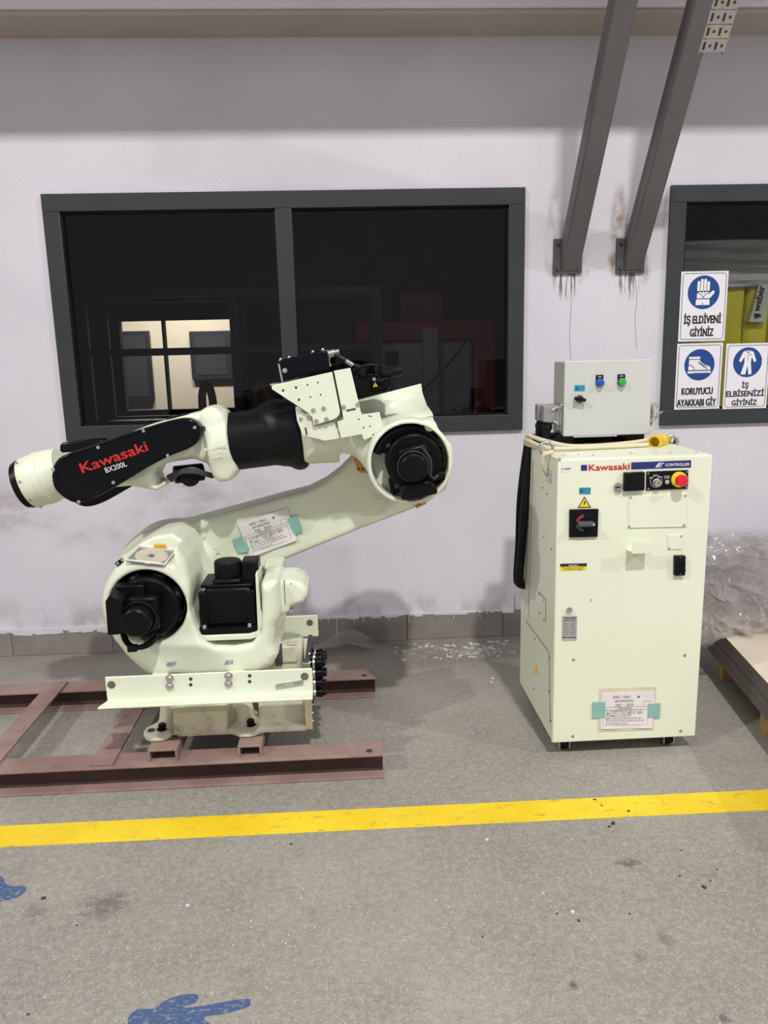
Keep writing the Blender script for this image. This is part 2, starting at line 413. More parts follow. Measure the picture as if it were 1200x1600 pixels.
mat('concrete_lilac', S(226, 218, 226), .8, var=.05, scale=2, bump=.2)  # beam front, painted lighter in place of light it catches
mat('soffit_shaded', S(178, 168, 156), .8, var=.06, scale=2, bump=.2)  # underside tone: shade and floor bounce put into the concrete colour
mat('red_print', S(196, 36, 34), .5, var=.05)
mat('white_print', S(228, 228, 226), .5, var=.03)
mat('black_print', S(28, 28, 32), .6, var=.05)
mat('grey_print', S(120, 120, 122), .6, var=.05)
mat('navy_print', S(30, 42, 112), .45, var=.05)
mat('sign_white', S(226, 224, 230), .4, var=.03, scale=5)
mat('sign_blue', S(22, 66, 134), .4, var=.05)
mat('label_cyan', S(38, 140, 168), .5, var=.06)
mat('warn_yellow', S(240, 208, 30), .5, var=.04)
mat('estop_red', S(214, 34, 52), .35, var=.04)
mat('paper', S(226, 220, 218), .7, var=.05, scale=12, bump=.12, bscale=25)
mat('sleeve', S(214, 204, 176), .35, var=.08, scale=10, bump=.2, bscale=18)
mat('teal_tape', S(134, 184, 172), .5, var=.06, scale=20)
mat('silver_label', S(176, 176, 176), .4, .2, var=.05)
mat('orange_part', S(204, 150, 52), .45, var=.1)
mat('cable_cream', S(212, 202, 172), .5, var=.06, scale=20)
mat('cable_grey', S(44, 43, 42), .5, var=.1)
mat('plug_yellow', S(222, 192, 40), .4, var=.05)
mat('lamp_blue', S(20, 78, 190), .25, var=.03)
mat('lamp_green', S(36, 170, 60), .25, var=.03)
mat('knob_green', S(30, 96, 58), .5, var=.05); mat('knob_red', S(150, 40, 56), .5, var=.05)
mat('sheet_steel', S(112, 106, 102), .45, .4, var=.1, scale=6)
mat('sheet_paper', S(206, 192, 174), .75, var=.08, scale=5)
mat('wood', S(176, 140, 86), .7, var=.18, scale=14)
mat('dirt_black', S(58, 52, 46), .8, var=.2)
mat('inner_wall', S(52, 52, 56), .8, var=.08)
mat('inner_dark', S(30, 30, 32), .8, var=.1)
mat('inner_cream', S(226, 212, 186), .8, var=.04)
mat('rack_steel', S(38, 42, 50), .5, var=.1)
mat('machine_red', S(150, 46, 38), .5, var=.1); mat('machine_grey', S(150, 150, 152), .5, var=.06)
mat('rust_brown', S(120, 88, 62), .7, var=.2)
mat('bag_yellow', S(214, 200, 36), .45, var=.06, scale=3)
mat('film_grey', S(176, 174, 166), .3, var=.1, scale=4)
mat('bag_label', S(196, 196, 176), .5, var=.03)
mat('paint_drip', S(210, 206, 210), .6, var=.03)
mat('disc_silver', S(232, 224, 208), .3, .0, var=.08, scale=18)
mat('crack', S(70, 66, 66), .9, var=.1)
mat('stamp_ink', S(120, 122, 158), .7, var=.2)
def glass(name, tint, refl, rough=.0):
    m = bpy.data.materials.new(name); m.use_nodes = True; nt = m.node_tree; nt.nodes.clear()
    o = nd(nt, 'ShaderNodeOutputMaterial'); mx = nd(nt, 'ShaderNodeMixShader'); t = nd(nt, 'ShaderNodeBsdfTransparent'); gl = nd(nt, 'ShaderNodeBsdfGlossy')
    t.inputs[0].default_value = tint+(1,); gl.inputs['Roughness'].default_value = rough
    lw_ = nd(nt, 'ShaderNodeLayerWeight'); lw_.inputs['Blend'].default_value = .5
    pw = nd(nt, 'ShaderNodeMath', operation='POWER'); pw.inputs[1].default_value = 4.; nt.links.new(lw_.outputs['Facing'], pw.inputs[0])
    ml = nd(nt, 'ShaderNodeMath', operation='MULTIPLY_ADD'); ml.inputs[1].default_value = .5; ml.inputs[2].default_value = refl; nt.links.new(pw.outputs[0], ml.inputs[0])
    nt.links.new(ml.outputs[0], mx.inputs[0]); nt.links.new(t.outputs[0], mx.inputs[1]); nt.links.new(gl.outputs[0], mx.inputs[2]); nt.links.new(mx.outputs[0], o.inputs[0])
    MATS[name] = m
glass('tinted_glass', (.80, .81, .82), .018)
glass('clear_case', (.93, .93, .92), .03, .05)
def film(name):
    m = bpy.data.materials.new(name); m.use_nodes = True; nt = m.node_tree; L = nt.links; b = nt.nodes['Principled BSDF']
    b.inputs['Base Color'].default_value = S(176, 170, 166)+(1,); b.inputs['Roughness'].default_value = .1
    tc = nd(nt, 'ShaderNodeTexCoord'); n = nd(nt, 'ShaderNodeTexNoise'); n.inputs['Scale'].default_value = 13; n.inputs['Detail'].default_value = 3
    L.new(tc.outputs['Object'], n.inputs['Vector'])
    bp = nd(nt, 'ShaderNodeBump'); bp.inputs['Strength'].default_value = .35; bp.inputs['Distance'].default_value = .02
    L.new(n.outputs['Fac'], bp.inputs['Height']); L.new(bp.outputs[0], b.inputs['Normal'])
    mr = nd(nt, 'ShaderNodeMapRange'); mr.inputs[1].default_value = .3; mr.inputs[2].default_value = .75; mr.inputs[3].default_value = .22; mr.inputs[4].default_value = .55
    L.new(n.outputs['Fac'], mr.inputs[0]); L.new(mr.outputs[0], b.inputs['Alpha'])
    MATS[name] = m
film('plastic_film')

# ------------------------------------------------------------------ setting
def rects_with_holes(mb, xs, zs, holes, y0, y1):
    """wall slab made of grid cells, leaving out the holes"""
    for i in range(len(xs)-1):
        for j in range(len(zs)-1):
            cx, cz = (xs[i]+xs[i+1])/2, (zs[j]+zs[j+1])/2
            if any(a < cx < b and c_ < cz < d for a, b, c_, d in holes): continue
            mb.box(xs[i], xs[i+1], y0, y1, zs[j], zs[j+1])
    return mb
W1 = (-1.39, .905, 1.112, 2.28); W2 = (1.622, 3.1, 1.112, 2.28)
mb = rects_with_holes(MB(), [-4.5, W1[0], W1[1], W2[0], W2[1], 4.8], [-.05, W1[2], W1[3], 3.9], [W1, W2], YW, YW+.16)
me = mb.mesh('wall_back', 'wall_paint')
bm = bmesh.new(); bm.from_mesh(me); bmesh.ops.remove_doubles(bm, verts=bm.verts, dist=1e-5)
seen = {}
for f in bm.faces: seen.setdefault(tuple(sorted(v.index for v in f.verts)), []).append(f)
bmesh.ops.delete(bm, geom=[f for fs in seen.values() if len(fs) > 1 for f in fs], context='FACES_ONLY'); bm.to_mesh(me); bm.free()
wall = tag(link(bpy.data.objects.new('wall_back', me)), kind='structure')
for P, pts in ((P1, [(892, 428), (893, 470), (890, 520), (892, 562)]), (P2, [(992, 428), (995, 470), (992, 500), (995, 545)])):
    MB().tube([W(u, v, YW) for u, v in pts], .0010, 5).build('crack', 'crack', wall)
MB().tube([W(u, v, YW) for u, v in [(804, 930), (804, 956)]], .0014, 5).build('crack', 'crack', wall)

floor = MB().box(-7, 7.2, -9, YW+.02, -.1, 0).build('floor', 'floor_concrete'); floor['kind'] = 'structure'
q = [WZ(-400, 1310, 0), WZ(1600, 1222, 0), WZ(1600, 1252, 0), WZ(-400, 1342, 0)]
ya, yb = WZ(0, 1291, 0), WZ(1200, 1234, 0); yc, yd = WZ(0, 1324, 0), WZ(1200, 1266, 0)
def ext(a, b, t): return a+(b-a)*t
mb = MB(); q = [ext(yc, yd, -.8), ext(yc, yd, 1.8), ext(ya, yb, 1.8), ext(ya, yb, -.8)]
mb.hull8([p+Vector((0, 0, .0012)) for p in q], [p-Vector((0, 0, .004)) for p in q]); o = mb.build('line_marking', 'yellow_paint', floor); o['label'] = 'worn yellow painted floor line'
def floor_patch(pts, name, m):
    P = [WZ(u, v, 0) for u, v in pts]; P = catmull(P+[P[0]], 4)[:-1]
    mb = MB(); n = len(P); mb.add([p+Vector((0, 0, .001)) for p in P]+[p-Vector((0, 0, .004)) for p in P], [tuple(range(n)), tuple(range(2*n-1, n-1, -1))]+[(i, i+n, (i+1) % n+n, (i+1) % n) for i in range(n)])
    return mb.build(name, m, floor)
floor_patch([(203, 1586), (214, 1578), (240, 1576), (256, 1565), (276, 1557), (302, 1553), (310, 1558), (304, 1567), (286, 1573), (304, 1574), (380, 1561), (391, 1565), (386, 1574), (350, 1584), (318, 1590), (332, 1606), (300, 1620), (220, 1612), (200, 1600)], 'paint_mark', 'blue_paint')
floor_patch([(-30, 1380), (0, 1369), (9, 1381), (20, 1385), (37, 1384), (40, 1392), (22, 1404), (-20, 1408)], 'paint_mark', 'blue_paint')
# loose grit and paint chips on the concrete
grit = MB()
for (u, vv, r) in ((958, 1287, .007), (952, 1292, .005), (1100, 1387, .006), (870, 1428, .003), (904, 1439, .004), (1064, 1329, .003), (1062, 1369, .003), (1120, 1359, .003), (984, 1428, .003), (754, 1464, .003), (68, 1404, .006), (120, 1446, .003), (455, 1319, .004), (929, 1250, .005), (982, 1268, .005), (940, 1259, .004)):
    p = WZ(u, vv, 0); a = random.random()*3
    grit.box(-r, r, -r*.6, r*.6, 0, r*.6, Matrix.Translation(p) @ Matrix.Rotation(a, 4, 'Z'))
o = grit.build('grit', 'dirt_black', floor); o['kind'] = 'stuff'
chips = MB()
for k in range(60):
    x, y = random.gauss(.55, .17), random.uniform(3.62, 3.84); r = random.uniform(.004, .016)
    chips.box(-r, r, -r*.5, r*.5, 0, .002, Matrix.Translation((x, y, .0005)) @ Matrix.Rotation(random.random()*3, 4, 'Z'))
for (u, vv, r) in ((761, 1312, .006), (895, 1425, .006), (849, 1396, .003), (293, 1415, .005), (770, 1060, .008), (768, 1066, .006)):
    p = WZ(u, vv, 0); chips.cyl(p, p+Vector((0, 0, .002)), r, n=8)
o = chips.build('paint_chips', 'paint_drip', floor); o['kind'] = 'stuff'

# tiled skirting
bb = tag(MB().box(-4.4, 4.6, YW-.004, YW+.01, 0, .142).build('baseboard_back', 'dirt_black'), kind='structure')
tile = MB().box(.0015, .517, YW-.014, YW, .002, .144).mesh('tile', 'baseboard_tile')
x = -1.356-2.5
while x < 4.2:
    inst('tile', tile, bb, Matrix.Translation((x, 0, 0))); x += .5185
mb = MB()                                                                    # white paint runs over the tiles
for u in list(range(500, 806, 9)):
    p = W(u+random.uniform(-3, 3), 962-(u-500)*.033, YW-.012); r = random.uniform(.006, .02)
    e = random.uniform(0, .0015); mb.box(p.x-r*1.6, p.x+r*1.6, YW-.0155-e, YW-.002-e, .144-random.uniform(.002, .014), .1462+e)
for u, l in ((502, .022), (513, .03), (526, .11), (545, .02), (553, .03), (558, .02), (568, .03), (607, .03), (639, .045), (709, .03), (750, .035), (760, .015), (610, .015)):
    p = W(u, 960, YW-.012); mb.tube([(p.x, YW-.014, .143), (p.x+random.uniform(-.001, .001), YW-.015, .143-l*.6), (p.x, YW-.015, .143-l)], random.uniform(.0018, .0032), 6)
for u in range(-20, 165, 8):
    p = W(u, 985, YW-.012); r = random.uniform(.012, .03); e = random.uniform(0, .0015); mb.box(p.x-r, p.x+r, YW-.0155-e, YW-.002-e, .144-random.uniform(.012, .034), .1462+e)
mb.build('paint_drips', 'paint_drip', bb)['kind'] = 'stuff'

# upstand beam and gallery slab that shade the top of the wall
tr = MB().box(-4.5, 4.8, YW-.25, YW, 2.965, 3.70).build('trim_1', 'concrete_lilac', None, .02); tr['kind'] = 'structure'
MB().box(-4.5, 4.8, YW-.246, YW, 2.945, 2.964).build('soffit_face', 'soffit_shaded', tr, .006)  # underside face of the same beam, its shade painted brown
sl = MB().box(-4.5, 4.8, 2.70, YW-.01, 3.675, 3.95).build('ceiling', 'soffit_shaded', None, .01); sl['kind'] = 'structure'

# windows
def window(n, R, mull, fw=.08):
    x0, x1, z0, z1 = R; w = struct(f'window_{n}'); yf, yb_ = YW-.02, YW+.05
    MB().box(x0, x1, yf, yb_, z1-fw, z1).build('frame_rail', 'anthracite', w, .003)
    MB().box(x0, x1, yf, yb_, z0, z0+fw).build('frame_rail', 'anthracite', w, .003)
    MB().box(x0, x0+fw, yf, yb_, z0+fw, z1-fw).build('frame_stile', 'anthracite', w, .003)
    MB().box(x1-fw, x1, yf, yb_, z0+fw, z1-fw).build('frame_stile', 'anthracite', w, .003)
    xs = [x0+fw]
    for m in mull:
        MB().box(m-fw/2, m+fw/2, yf, yb_, z0+fw, z1-fw).build('mullion', 'anthracite', w, .003); xs += [m-fw/2, m+fw/2]
    xs.append(x1-fw)
    for a, b in zip(xs[::2], xs[1::2]):
        MB().box(a, b, YW+.008, YW+.014, z0+fw, z1-fw).build('pane', 'tinted_glass', w)
        mb = MB(); t = .008                                                  # black glazing gasket
        mb.box(a, b, YW-.008, YW+.02, z0+fw, z0+fw+t); mb.box(a, b, YW-.008, YW+.02, z1-fw-t, z1-fw)
        mb.box(a, a+t, YW-.008, YW+.02, z0+fw, z1-fw); mb.box(b-t, b, YW-.008, YW+.02, z0+fw, z1-fw); mb.build('gasket', 'black_rubber', w)
    return w
window(1, W1, [W(447, 420, YW).x]); window(2, W2, [])

# room behind the windows
YB = 6.3
o1, o2 = (W(198, 640, YB), W(252, 507, YB)), (W(266, 640, YB), W(372, 498, YB))
hx = [-3.6, o1[0].x, o1[1].x, o2[0].x, o2[1].x, 4.2]; za, zb = o2[0].z, o2[1].z
mb = rects_with_holes(MB(), hx, [0, za, zb, 2.75], [(o1[0].x, o1[1].x, za, zb), (o2[0].x, o2[1].x, za, zb)], YB, YB+.08)
tag(mb.build('wall_inner_back', 'inner_wall'), kind='structure')
tag(MB().box(-3.6, 4.2, YW+.16, 9, -.1, 0).build('floor_inner', 'inner_dark'), kind='structure')
tag(MB().box(-3.6, 4.2, YW+.16, 9, 2.75, 2.85).build('ceiling_inner', 'inner_dark'), kind='structure')
tag(MB().box(-3.7, -3.6, YW, 9, 0, 2.75).build('wall_inner_left', 'inner_wall'), kind='structure')
tag(MB().box(4.2, 4.3, YW, 9, 0, 2.75).build('wall_inner_right', 'inner_wall'), kind='structure')
tag(MB().box(-3.6, 4.2, 8.6, 8.7, 0, 2.75).build('wall_inner_far', 'inner_cream'), kind='structure')
tag(MB().box(1.45, 1.53, YW+.16, YB, 0, 2.75).build('wall_inner_partition', 'inner_wall'), kind='structure')
l = bpy.data.lights.new('back_room_lamp', 'AREA'); l.shape = 'RECTANGLE'; l.size = 1.2; l.size_y = .2; l.energy = 75; l.color = (1, .96, .9)
l2 = bpy.data.lights.new('store_room_fill', 'AREA'); l2.shape = 'RECTANGLE'; l2.size = .6; l2.size_y = .2; l2.energy = 2.2; l2.color = (1, .95, .9)  # unseen fill light added to lift the dim room behind the glass
lo2 = bpy.data.objects.new('store_room_fill', l2); lo2.location = (.1, 4.6, 2.7); COL.objects.link(lo2)
lo = bpy.data.objects.new('back_room_lamp', l); lo.location = (-1.6, 7.6, 2.68); COL.objects.link(lo)
def dark_panel(label, a, b, Y, m, cat='panel', name='picture_panel'):
    A, B = W(*a, Y), W(*b, Y); t = thing(name, label, cat, ((A.x+B.x)/2, Y, B.z))
    MB().box(A.x, B.x, Y-.04, Y, B.z, A.z).build('frame', 'rack_steel', t, .006)
    MB().box(A.x+.05, B.x-.05, Y-.045, Y-.03, B.z+.05, A.z-.05).build('face', m, t)
    return t
dark_panel('dark framed board on the cream back-room wall, right of the post', (296, 518), (364, 592), 8.58, 'inner_wall')
dark_panel('tall grey framed board on the cream back-room wall, left of the post', (186, 518), (243, 626), 8.58, 'inner_wall')
# dark storage rack behind the left pane
YR = 5.3
ra, rb = W(125, 456, YR), W(588, 447, YR); rt = (ra.z+rb.z)/2
rk = thing('storage_rack', 'dark steel storage rack standing behind the large window', 'rack', ((ra.x+rb.x)/2, YR, 0))
for x in (ra.x, W(366, 500, YR).x, rb.x):
    for y in (YR, YR+.45):
        MB().box(x-.03, x+.03, y-.02, y+.02, 0, rt).build('post', 'rack_steel', rk)
for z in (rt, W(300, 543, YR).z, W(300, 655, YR).z, .2):
    for y in (YR, YR+.45): MB().box(ra.x, rb.x, y-.015, y+.015, z-.045, z).build('beam', 'rack_steel', rk)
    if z < rt-.2: MB().box(ra.x, rb.x, YR, YR+.45, z-.03, z-.02).build('shelf', 'rack_steel', rk)
zs = W(300, 543, YR).z; zl = W(300, 655, YR).z
for (a, b, lab, m) in ((395, 425, 'rusty brown pipe clamp on the rack shelf, beside the window post', 'rust_brown'), (315, 335, 'small rusty hook-shaped fitting on the rack shelf, above the robot forearm', 'rust_brown')):
    A, B = W(a, 640, YR+.2), W(b, 600, YR+.2); t = thing('pipe_fitting', lab, 'fitting', ((A.x+B.x)/2, YR+.2, zl))
    cx = (A.x+B.x)/2; R = (B.x-A.x)/2
    MB().tube([(cx-R*.8, YR+.2, zl), (cx-R*.8, YR+.2, zl+.14), (cx-R*.3, YR+.2, zl+.22), (cx+R*.3, YR+.2, zl+.2), (cx+R*.6, YR+.2, zl+.12), (cx+R*.6, YR+.2, zl+.05)], .028, 10).build('bend', m, t)
    MB().box(cx-R, cx+R, YR+.15, YR+.25, zl-.02, zl+.01).build('foot', m, t, .004)
# red and grey machine further in, behind the right pane
YM = 5.9
a, b = W(555, 505, YM), W(775, 660, YM)
mc = thing('red_machine', 'dim red and grey machine standing behind the right window pane', 'machine', ((a.x+b.x)/2, YM, 0))
zt, zm = W(600, 502, YM).z, W(600, 535, YM).z
MB().box(a.x, b.x, YM, YM+.4, zm, zt).build('top_beam', 'machine_red', mc, .02)
MB().box(W(598, 600, YM).x, W(738, 600, YM).x, YM+.03, YM+.4, .1, zm).build('cabinet', 'machine_grey', mc, .01)
MB().box(W(741, 600, YM).x, b.x, YM, YM+.4, 0, zm).build('column', 'machine_red', mc, .02)
A, B = W(626, 456, YM), W(695, 502, YM); MB().box(A.x, B.x, YM+.05, YM+.35, zt, A.z).build('hood', 'rust_brown', mc, .02)
A, B = W(602, 549, YM), W(622, 570, YM); MB().box(A.x, B.x, YM, YM+.04, B.z, A.z).build('display', 'black_satin', mc, .004)
MB().tube([W(728, 533, YM-.1), W(700, 570, YM-.1), W(672, 598, YM-.1), W(650, 620, YM-.1)], .008).build('hose', 'black_rubber', mc)
A = W(673, 520, YM-.05); MB().box(A.x-.06, A.x+.06, YM-.06, YM, zm-.6, zm+.1).build('rail', 'machine_grey', mc, .006)
# second window: strapped bags behind the glass
YS = 4.22
a = W(1050, 437, YS); bg = thing('wrapped_bag_stack', 'yellow bags under grey stretch film behind the right-hand window', 'bags', (2.2, YS+.3, 0))
zy = W(1150, 437, YS).z; zf = W(1150, 376, YS).z
xs_ = [1.60, W(1158, 490, YS).x, W(1196, 510, YS).x, W(1196, 510, YS).x+.32, W(1196, 510, YS).x+.64]
for x0_, x1_ in zip(xs_, xs_[1:]):
    sd = SDF((x0_-.04, YS-.04, .3), (x1_+.06, YS+.76, zy+.06), .014)
    P_ = [(x0_+.004, .36), (x1_-.004, .36), (x1_+.026, zy), (x0_+.034, zy)]
    sd.add(sd.poly(P_, YS, YS+.7, .03)); sd.build('bag', 'bag_yellow', bg)
mb = MB(); nx, nz = 60, 14                                                    # rippled film cap
vs_ = []
for j in range(nz+1):
    for i in range(nx+1):
        t = j/nz; x = 1.6+1.5*i/nx; z = zy-.04+(zf-zy+.04)*t
        vs_.append((x, YS-.02-.012*math.sin(z*95+2*math.sin(x*3.1))-.008*math.sin(z*47+x*5)+.05*max(0, t-.8), z))
fs = [(j*(nx+1)+i, j*(nx+1)+i+1, (j+1)*(nx+1)+i+1, (j+1)*(nx+1)+i) for j in range(nz) for i in range(nx)]
mb.add(vs_, fs); o = mb.build('stretch_film', 'film_grey', bg); s_ = o.modifiers.new('thick', 'SOLIDIFY'); s_.thickness = .006; s_.offset = 1
MB().box(1.6, 3.1, YS+.02, YS+.7, zy-.02, zf-.015).build('film_core', 'film_grey', bg, .03)
A = [(1187, 444), (1204, 444), (1196, 503), (1171, 503)]
lb = MB().prism(XZ(A, YS-.035), YS-.035, YS+.02).build('bag_label', 'bag_label', bg)
text_obj('brand_lettering', 'weber', 'black_print', lb, W(1186.5, 487, YS-.036), W(1195.5, 447, YS-.036), .040, .035)
MB().prism(XZ([(1178, 490), (1180, 498), (1190, 494), (1188, 490)], YS-.038), YS-.038, YS-.03).build('brand_mark', 'black_print', lb)

# ------------------------------------------------------------------ steel frame under the robot
fr = thing('steel_base_frame', 'red-oxide painted steel beam frame lying on the floor under the robot', 'steel frame', (-.75, 2.9, 0))
XE, XL = .096, -3.2
def ibeam(y0, y1):
    h, tf, ym = .096, .009, (y0+y1)/2
    prof = [(y0, 0), (y1, 0), (y1, tf), (ym+.004, tf), (ym+.004, h-tf), (y1, h-tf), (y1, h), (y0, h), (y0, h-tf), (ym-.004, h-tf), (ym-.004, tf), (y0, tf)]
    n = len(prof); mb = MB()
    mb.add([(XL, y, z) for y, z in prof]+[(XE, y, z) for y, z in prof], [tuple(range(n)), tuple(range(2*n-1, n-1, -1))]+[(i, i+n, (i+1) % n+n, (i+1) % n) for i in range(n)])
    o = mb.build('beam', 'red_oxide', fr, .002)
    MB().box(XL, XE-.001, ym-.0055, ym+.0055, tf-.001, h-tf+.001).build('web', 'shaded_rust', o)
    MB().cyl((XE-.05, y0+.03, h-.001), (XE-.05, y0+.03, h+.0008), .013, n=16).build('bolt_hole', 'dirt_black', o)
    return o
ibeam(2.535, 2.637); ibeam(3.21, 3.312)
for (xa, xb) in ((-.745, -.640), (-.425, -.340)):                             # inverted channels the robot stands on
    x0, x1, y0, y1, z0, z1, t = xa, xb, 2.56, 3.29, .096, .142, .008
    mb = MB(); mb.box(x0, x1, y0, y1, z1-t, z1); mb.box(x0, x0+t, y0, y1, z0, z1-t); mb.box(x1-t, x1, y0, y1, z0, z1-t)
    mb.build('cross_channel', 'red_oxide', fr, .0015)
for (xa, xb) in ((-.945, -.865), (-1.36, -1.28)):                             # flat bars
    MB().box(xa, xb, 2.545, 3.30, .096, .105).build('flat_bar', 'red_oxide', fr, .001)

# ------------------------------------------------------------------ robot
YC = 2.90
rb = thing('industrial_robot', 'cream and black six-axis robot arm standing on the red-brown steel frame', 'robot arm', (-.555, YC, .142))
J1 = Vector((-.555, YC, 0))
bolt_me = {}
def bolt(p, r=.009, h=.008, parent=rb, m='zinc', axis='y', name='bolt', n=6):
    key = (r, h, m, axis, n)
    if key not in bolt_me:
        d = {'y': Vector((0, -1, 0)), 'z': Vector((0, 0, 1)), 'x': Vector((1, 0, 0))}[axis]
        bolt_me[key] = MB().lathe(-d*h*.3, d*h, [(0, r*1.45), (h*.45, r*1.45), (h*.45, r), (h*1.15, r), (h*1.3, r*.85)], 12).mesh('bolt', m)
    return inst(name, bolt_me[key], parent, Matrix.Translation(Vector(p)))
# --- base casting
s = SDF((-.92, 2.50, .125), (-.13, 3.28, .50), .007)
s.add(s.box(-.66, -.178, 2.645, 3.155, .143, .166, .006))
for (x, y) in ((-.725, 2.668), (-.725, 3.132), (-.40, 2.668), (-.40, 3.132)):
    s.add(s.cyl((x, y, .143), (x, y, .168), .056, rd=.006), .012)
s.add(s.box(-.72, -.62, 2.67, 3.13, .143, .168, .006), .01)
s.add(s.box(-.60, -.45, 2.76, 3.06, .143, .30, .015), .02)
s.add(s.cyl((J1.x, YC, .16), (J1.x, YC, .385), .205, .228, .012), .02)
s.add(s.box(-.36, -.178, 2.69, 3.11, .143, .335, .008), .02)
s.add(s.box(-.34, -.19, 2.72, 2.86, .143, .452, .022), .02)
for sg in (-1, 1):                                                           # webs from the feet up to the drum
    s.add(s.cyl((J1.x+.15*sg, 2.705, .16), (J1.x+.11*sg, 2.73, .37), .030, .045, .015), .03)
base = s.build('base', 'base_casting', rb)
A = XZ([(270, 1113), (355, 1109), (355, 1146), (270, 1150)], 2.64)
MB().prism([(a, max(b, .146)) for a, b in A], 2.640, 2.72).build('cover_plate', 'base_casting', base, .006)
for (x, y) in ((-.725, 2.668), (-.40, 2.668)): bolt((x+.012, y-.002, .168), .014, .022, base, 'motor_black', 'z', 'anchor_bolt')
MB().cyl((-.752, 2.66, .166), (-.752, 2.66, .1695), .014, n=14).build('jacking_hole', 'dirt_black', base)
MB().lathe((J1.x, YC, .37), (J1.x, YC, .44), [(0, .225), (.02, .243), (.05, .243), (.07, .235)], 48).build('slew_ring', 'robot_paint', base)
# connector panel on the rear end
pan = MB().box(-.178, -.160, 2.66, 2.93, .16, .415).build('connector_panel', 'dark_steel', rb, .003)
MB().box(-.185, -.158, 2.645, 2.66, .15, .41).build('edge_strip', 'steel', pan, .001)
for (y, z, r) in ((2.69, .392, .019), (2.69, .352, .019), (2.69, .312, .019), (2.69, .275, .017), (2.75, .385, .021), (2.75, .33, .021), (2.82, .37, .024), (2.82, .30, .024), (2.89, .34, .022)):
    c_ = MB().lathe((-.160, y, z), (-.09, y, z), [(0, r*1.15), (.008, r*1.15), (.008, r*.95), (.028, r*.95), (.030, r*1.05), (.042, r*1.05), (.045, r*.7), (.056, r*.7)], 14).build('connector', 'motor_black', pan)
    MB().lathe((-.150, y, z), (-.09, y, z), [(0, r*1.05), (.007, r*1.05)], 14).build('lock_ring', 'steel', c_)
for k in range(9): bolt((-.160, 2.652, .18+.033*k), .0032, .006, pan, 'steel', 'x', 'screw')
# embossed rear casting plate and nameplate
A = XZ([(452, 988), (474, 986), (474, 1036), (446, 1040)], 2.72)
MB().box(-.285, -.205, 2.712, 2.73, .385, .455).build('emboss_pad', 'base_casting', base, .01)
scribble('cast_lettering', 'base_casting', base, (449, 1008), (466, 1007), 7, 2.712, .003)
# --- fork pocket brackets front and back
def bracket(y, sgn):
    z0, z1, x0, x1 = .336, .431, -.862, -.145
    mb = MB(); pts = [(0, z1), (0, z0), (-.062, z0), (-.062, z0+.009), (-.009, z0+.009), (-.009, z1)]
    n = 6; pr = [(y+sgn*a, z) for a, z in pts]
    xs0 = [x0]*6
    mb.add([(x0-(.018 if a < -.03 else 0), y+sgn*a, z) for a, z in pts]+[(x1, y+sgn*a, z) for a, z in pts], [tuple(range(n)), tuple(range(2*n-1, n-1, -1))]+[(i, i+n, (i+1) % n+n, (i+1) % n) for i in range(n)])
    b = mb.build('fork_bracket', 'robot_paint', rb, .003)
    yf = y-.0095 if sgn > 0 else y-.0005
    for u, v in (((174, 1070), (476, 1057)) if sgn > 0 else ((484, 973),)):
        p = W(u, v, yf); MB().cyl((p.x, yf-.0006, p.z), (p.x, yf+.002, p.z), .014, n=20).build('lifting_hole', 'cavity_grey', b)
    if sgn > 0:
        for u in (265, 357):
            for dv in (-2, 10):
                bolt(W(u, 1062+dv-(u-265)*.04, yf), .010, .010, b, 'zinc', 'y')
        for u, v in ((298, 1061), (298, 1070), (390, 1056), (390, 1065)):
            p = W(u, v, yf); MB().cyl((p.x, yf-.0005, p.z), (p.x, yf+.002, p.z), .0062, n=12).build('tapped_hole', 'dirt_black', b)
        q0, q1 = W(431, 1076, yf-.002), W(474, 1069, yf-.002); d = (q1-q0).normalized(); up = Vector((0, 0, 1))*.016
        o_ = Vector((0, -.003, 0)); pl = MB().hull8([q0+o_, q1+o_, q1+up+o_, q0+up+o_], [q0-o_, q1-o_, q1+up-o_, q0+up-o_]).build('rating_tag', 'steel', b)
        MB().hull8([q0+o_*1.3+d*.03+up*.3, q1+o_*1.3-d*.035+up*.3, q1+o_*1.3-d*.035+up*.75, q0+o_*1.3+d*.03+up*.75], [q0+o_+d*.03+up*.3, q1+o_-d*.035+up*.3, q1+o_-d*.035+up*.75, q0+o_+d*.03+up*.75]).build('tag_field', 'silver_label', pl)
    return b
bracket(2.555, 1); bracket(3.115, -1)
for x in (-.69, -.42): MB().box(x-.03, x+.03, 2.552, 2.74, .35, .41).build('bracket_spacer', 'base_casting', rb, .006)
# --- turret casting
YT = 2.615
outer = XZ([(166, 935), (171, 912), (183, 884), (200, 864), (232, 846), (262, 841), (280, 853), (292, 872), (299, 895), (318, 925), (404, 930), (404, 907), (430, 902), (436, 904), (440, 950), (438, 962), (432, 974), (430, 1000), (436, 1018), (428, 1034), (408, 1048), (330, 1053), (238, 1050), (222, 1040), (200, 1019), (181, 994), (169, 965)], 2.66)
s = SDF((-.93, 2.56, .40), (-.10, 3.20, .99), .006)
s.add(s.poly(outer, YT-.005, 2.985, .038))
s.add(s.cyl((J1.x, YC, .415), (J1.x, YC, .52), .235, .30, .02), .05)
J2 = W(231, 948, YT)
s.add(s.cyl((J2.x, YT, J2.z), (J2.x, 3.03, J2.z), .158, .165, .03), .03)
B = W(446, 925, 2.72)                                                        # rear boss
s.add(s.poly(XZ([(404, 907), (430, 903), (438, 906), (460, 905), (474, 911), (481, 920), (481, 930), (474, 941), (455, 947), (451, 957), (438, 962), (420, 980)], 2.68), 2.665, 2.86, .02), .012)
s.sub(s.cyl((J2.x, YT-.1, J2.z), (J2.x, 2.80, J2.z), .134, rd=.004), .012)
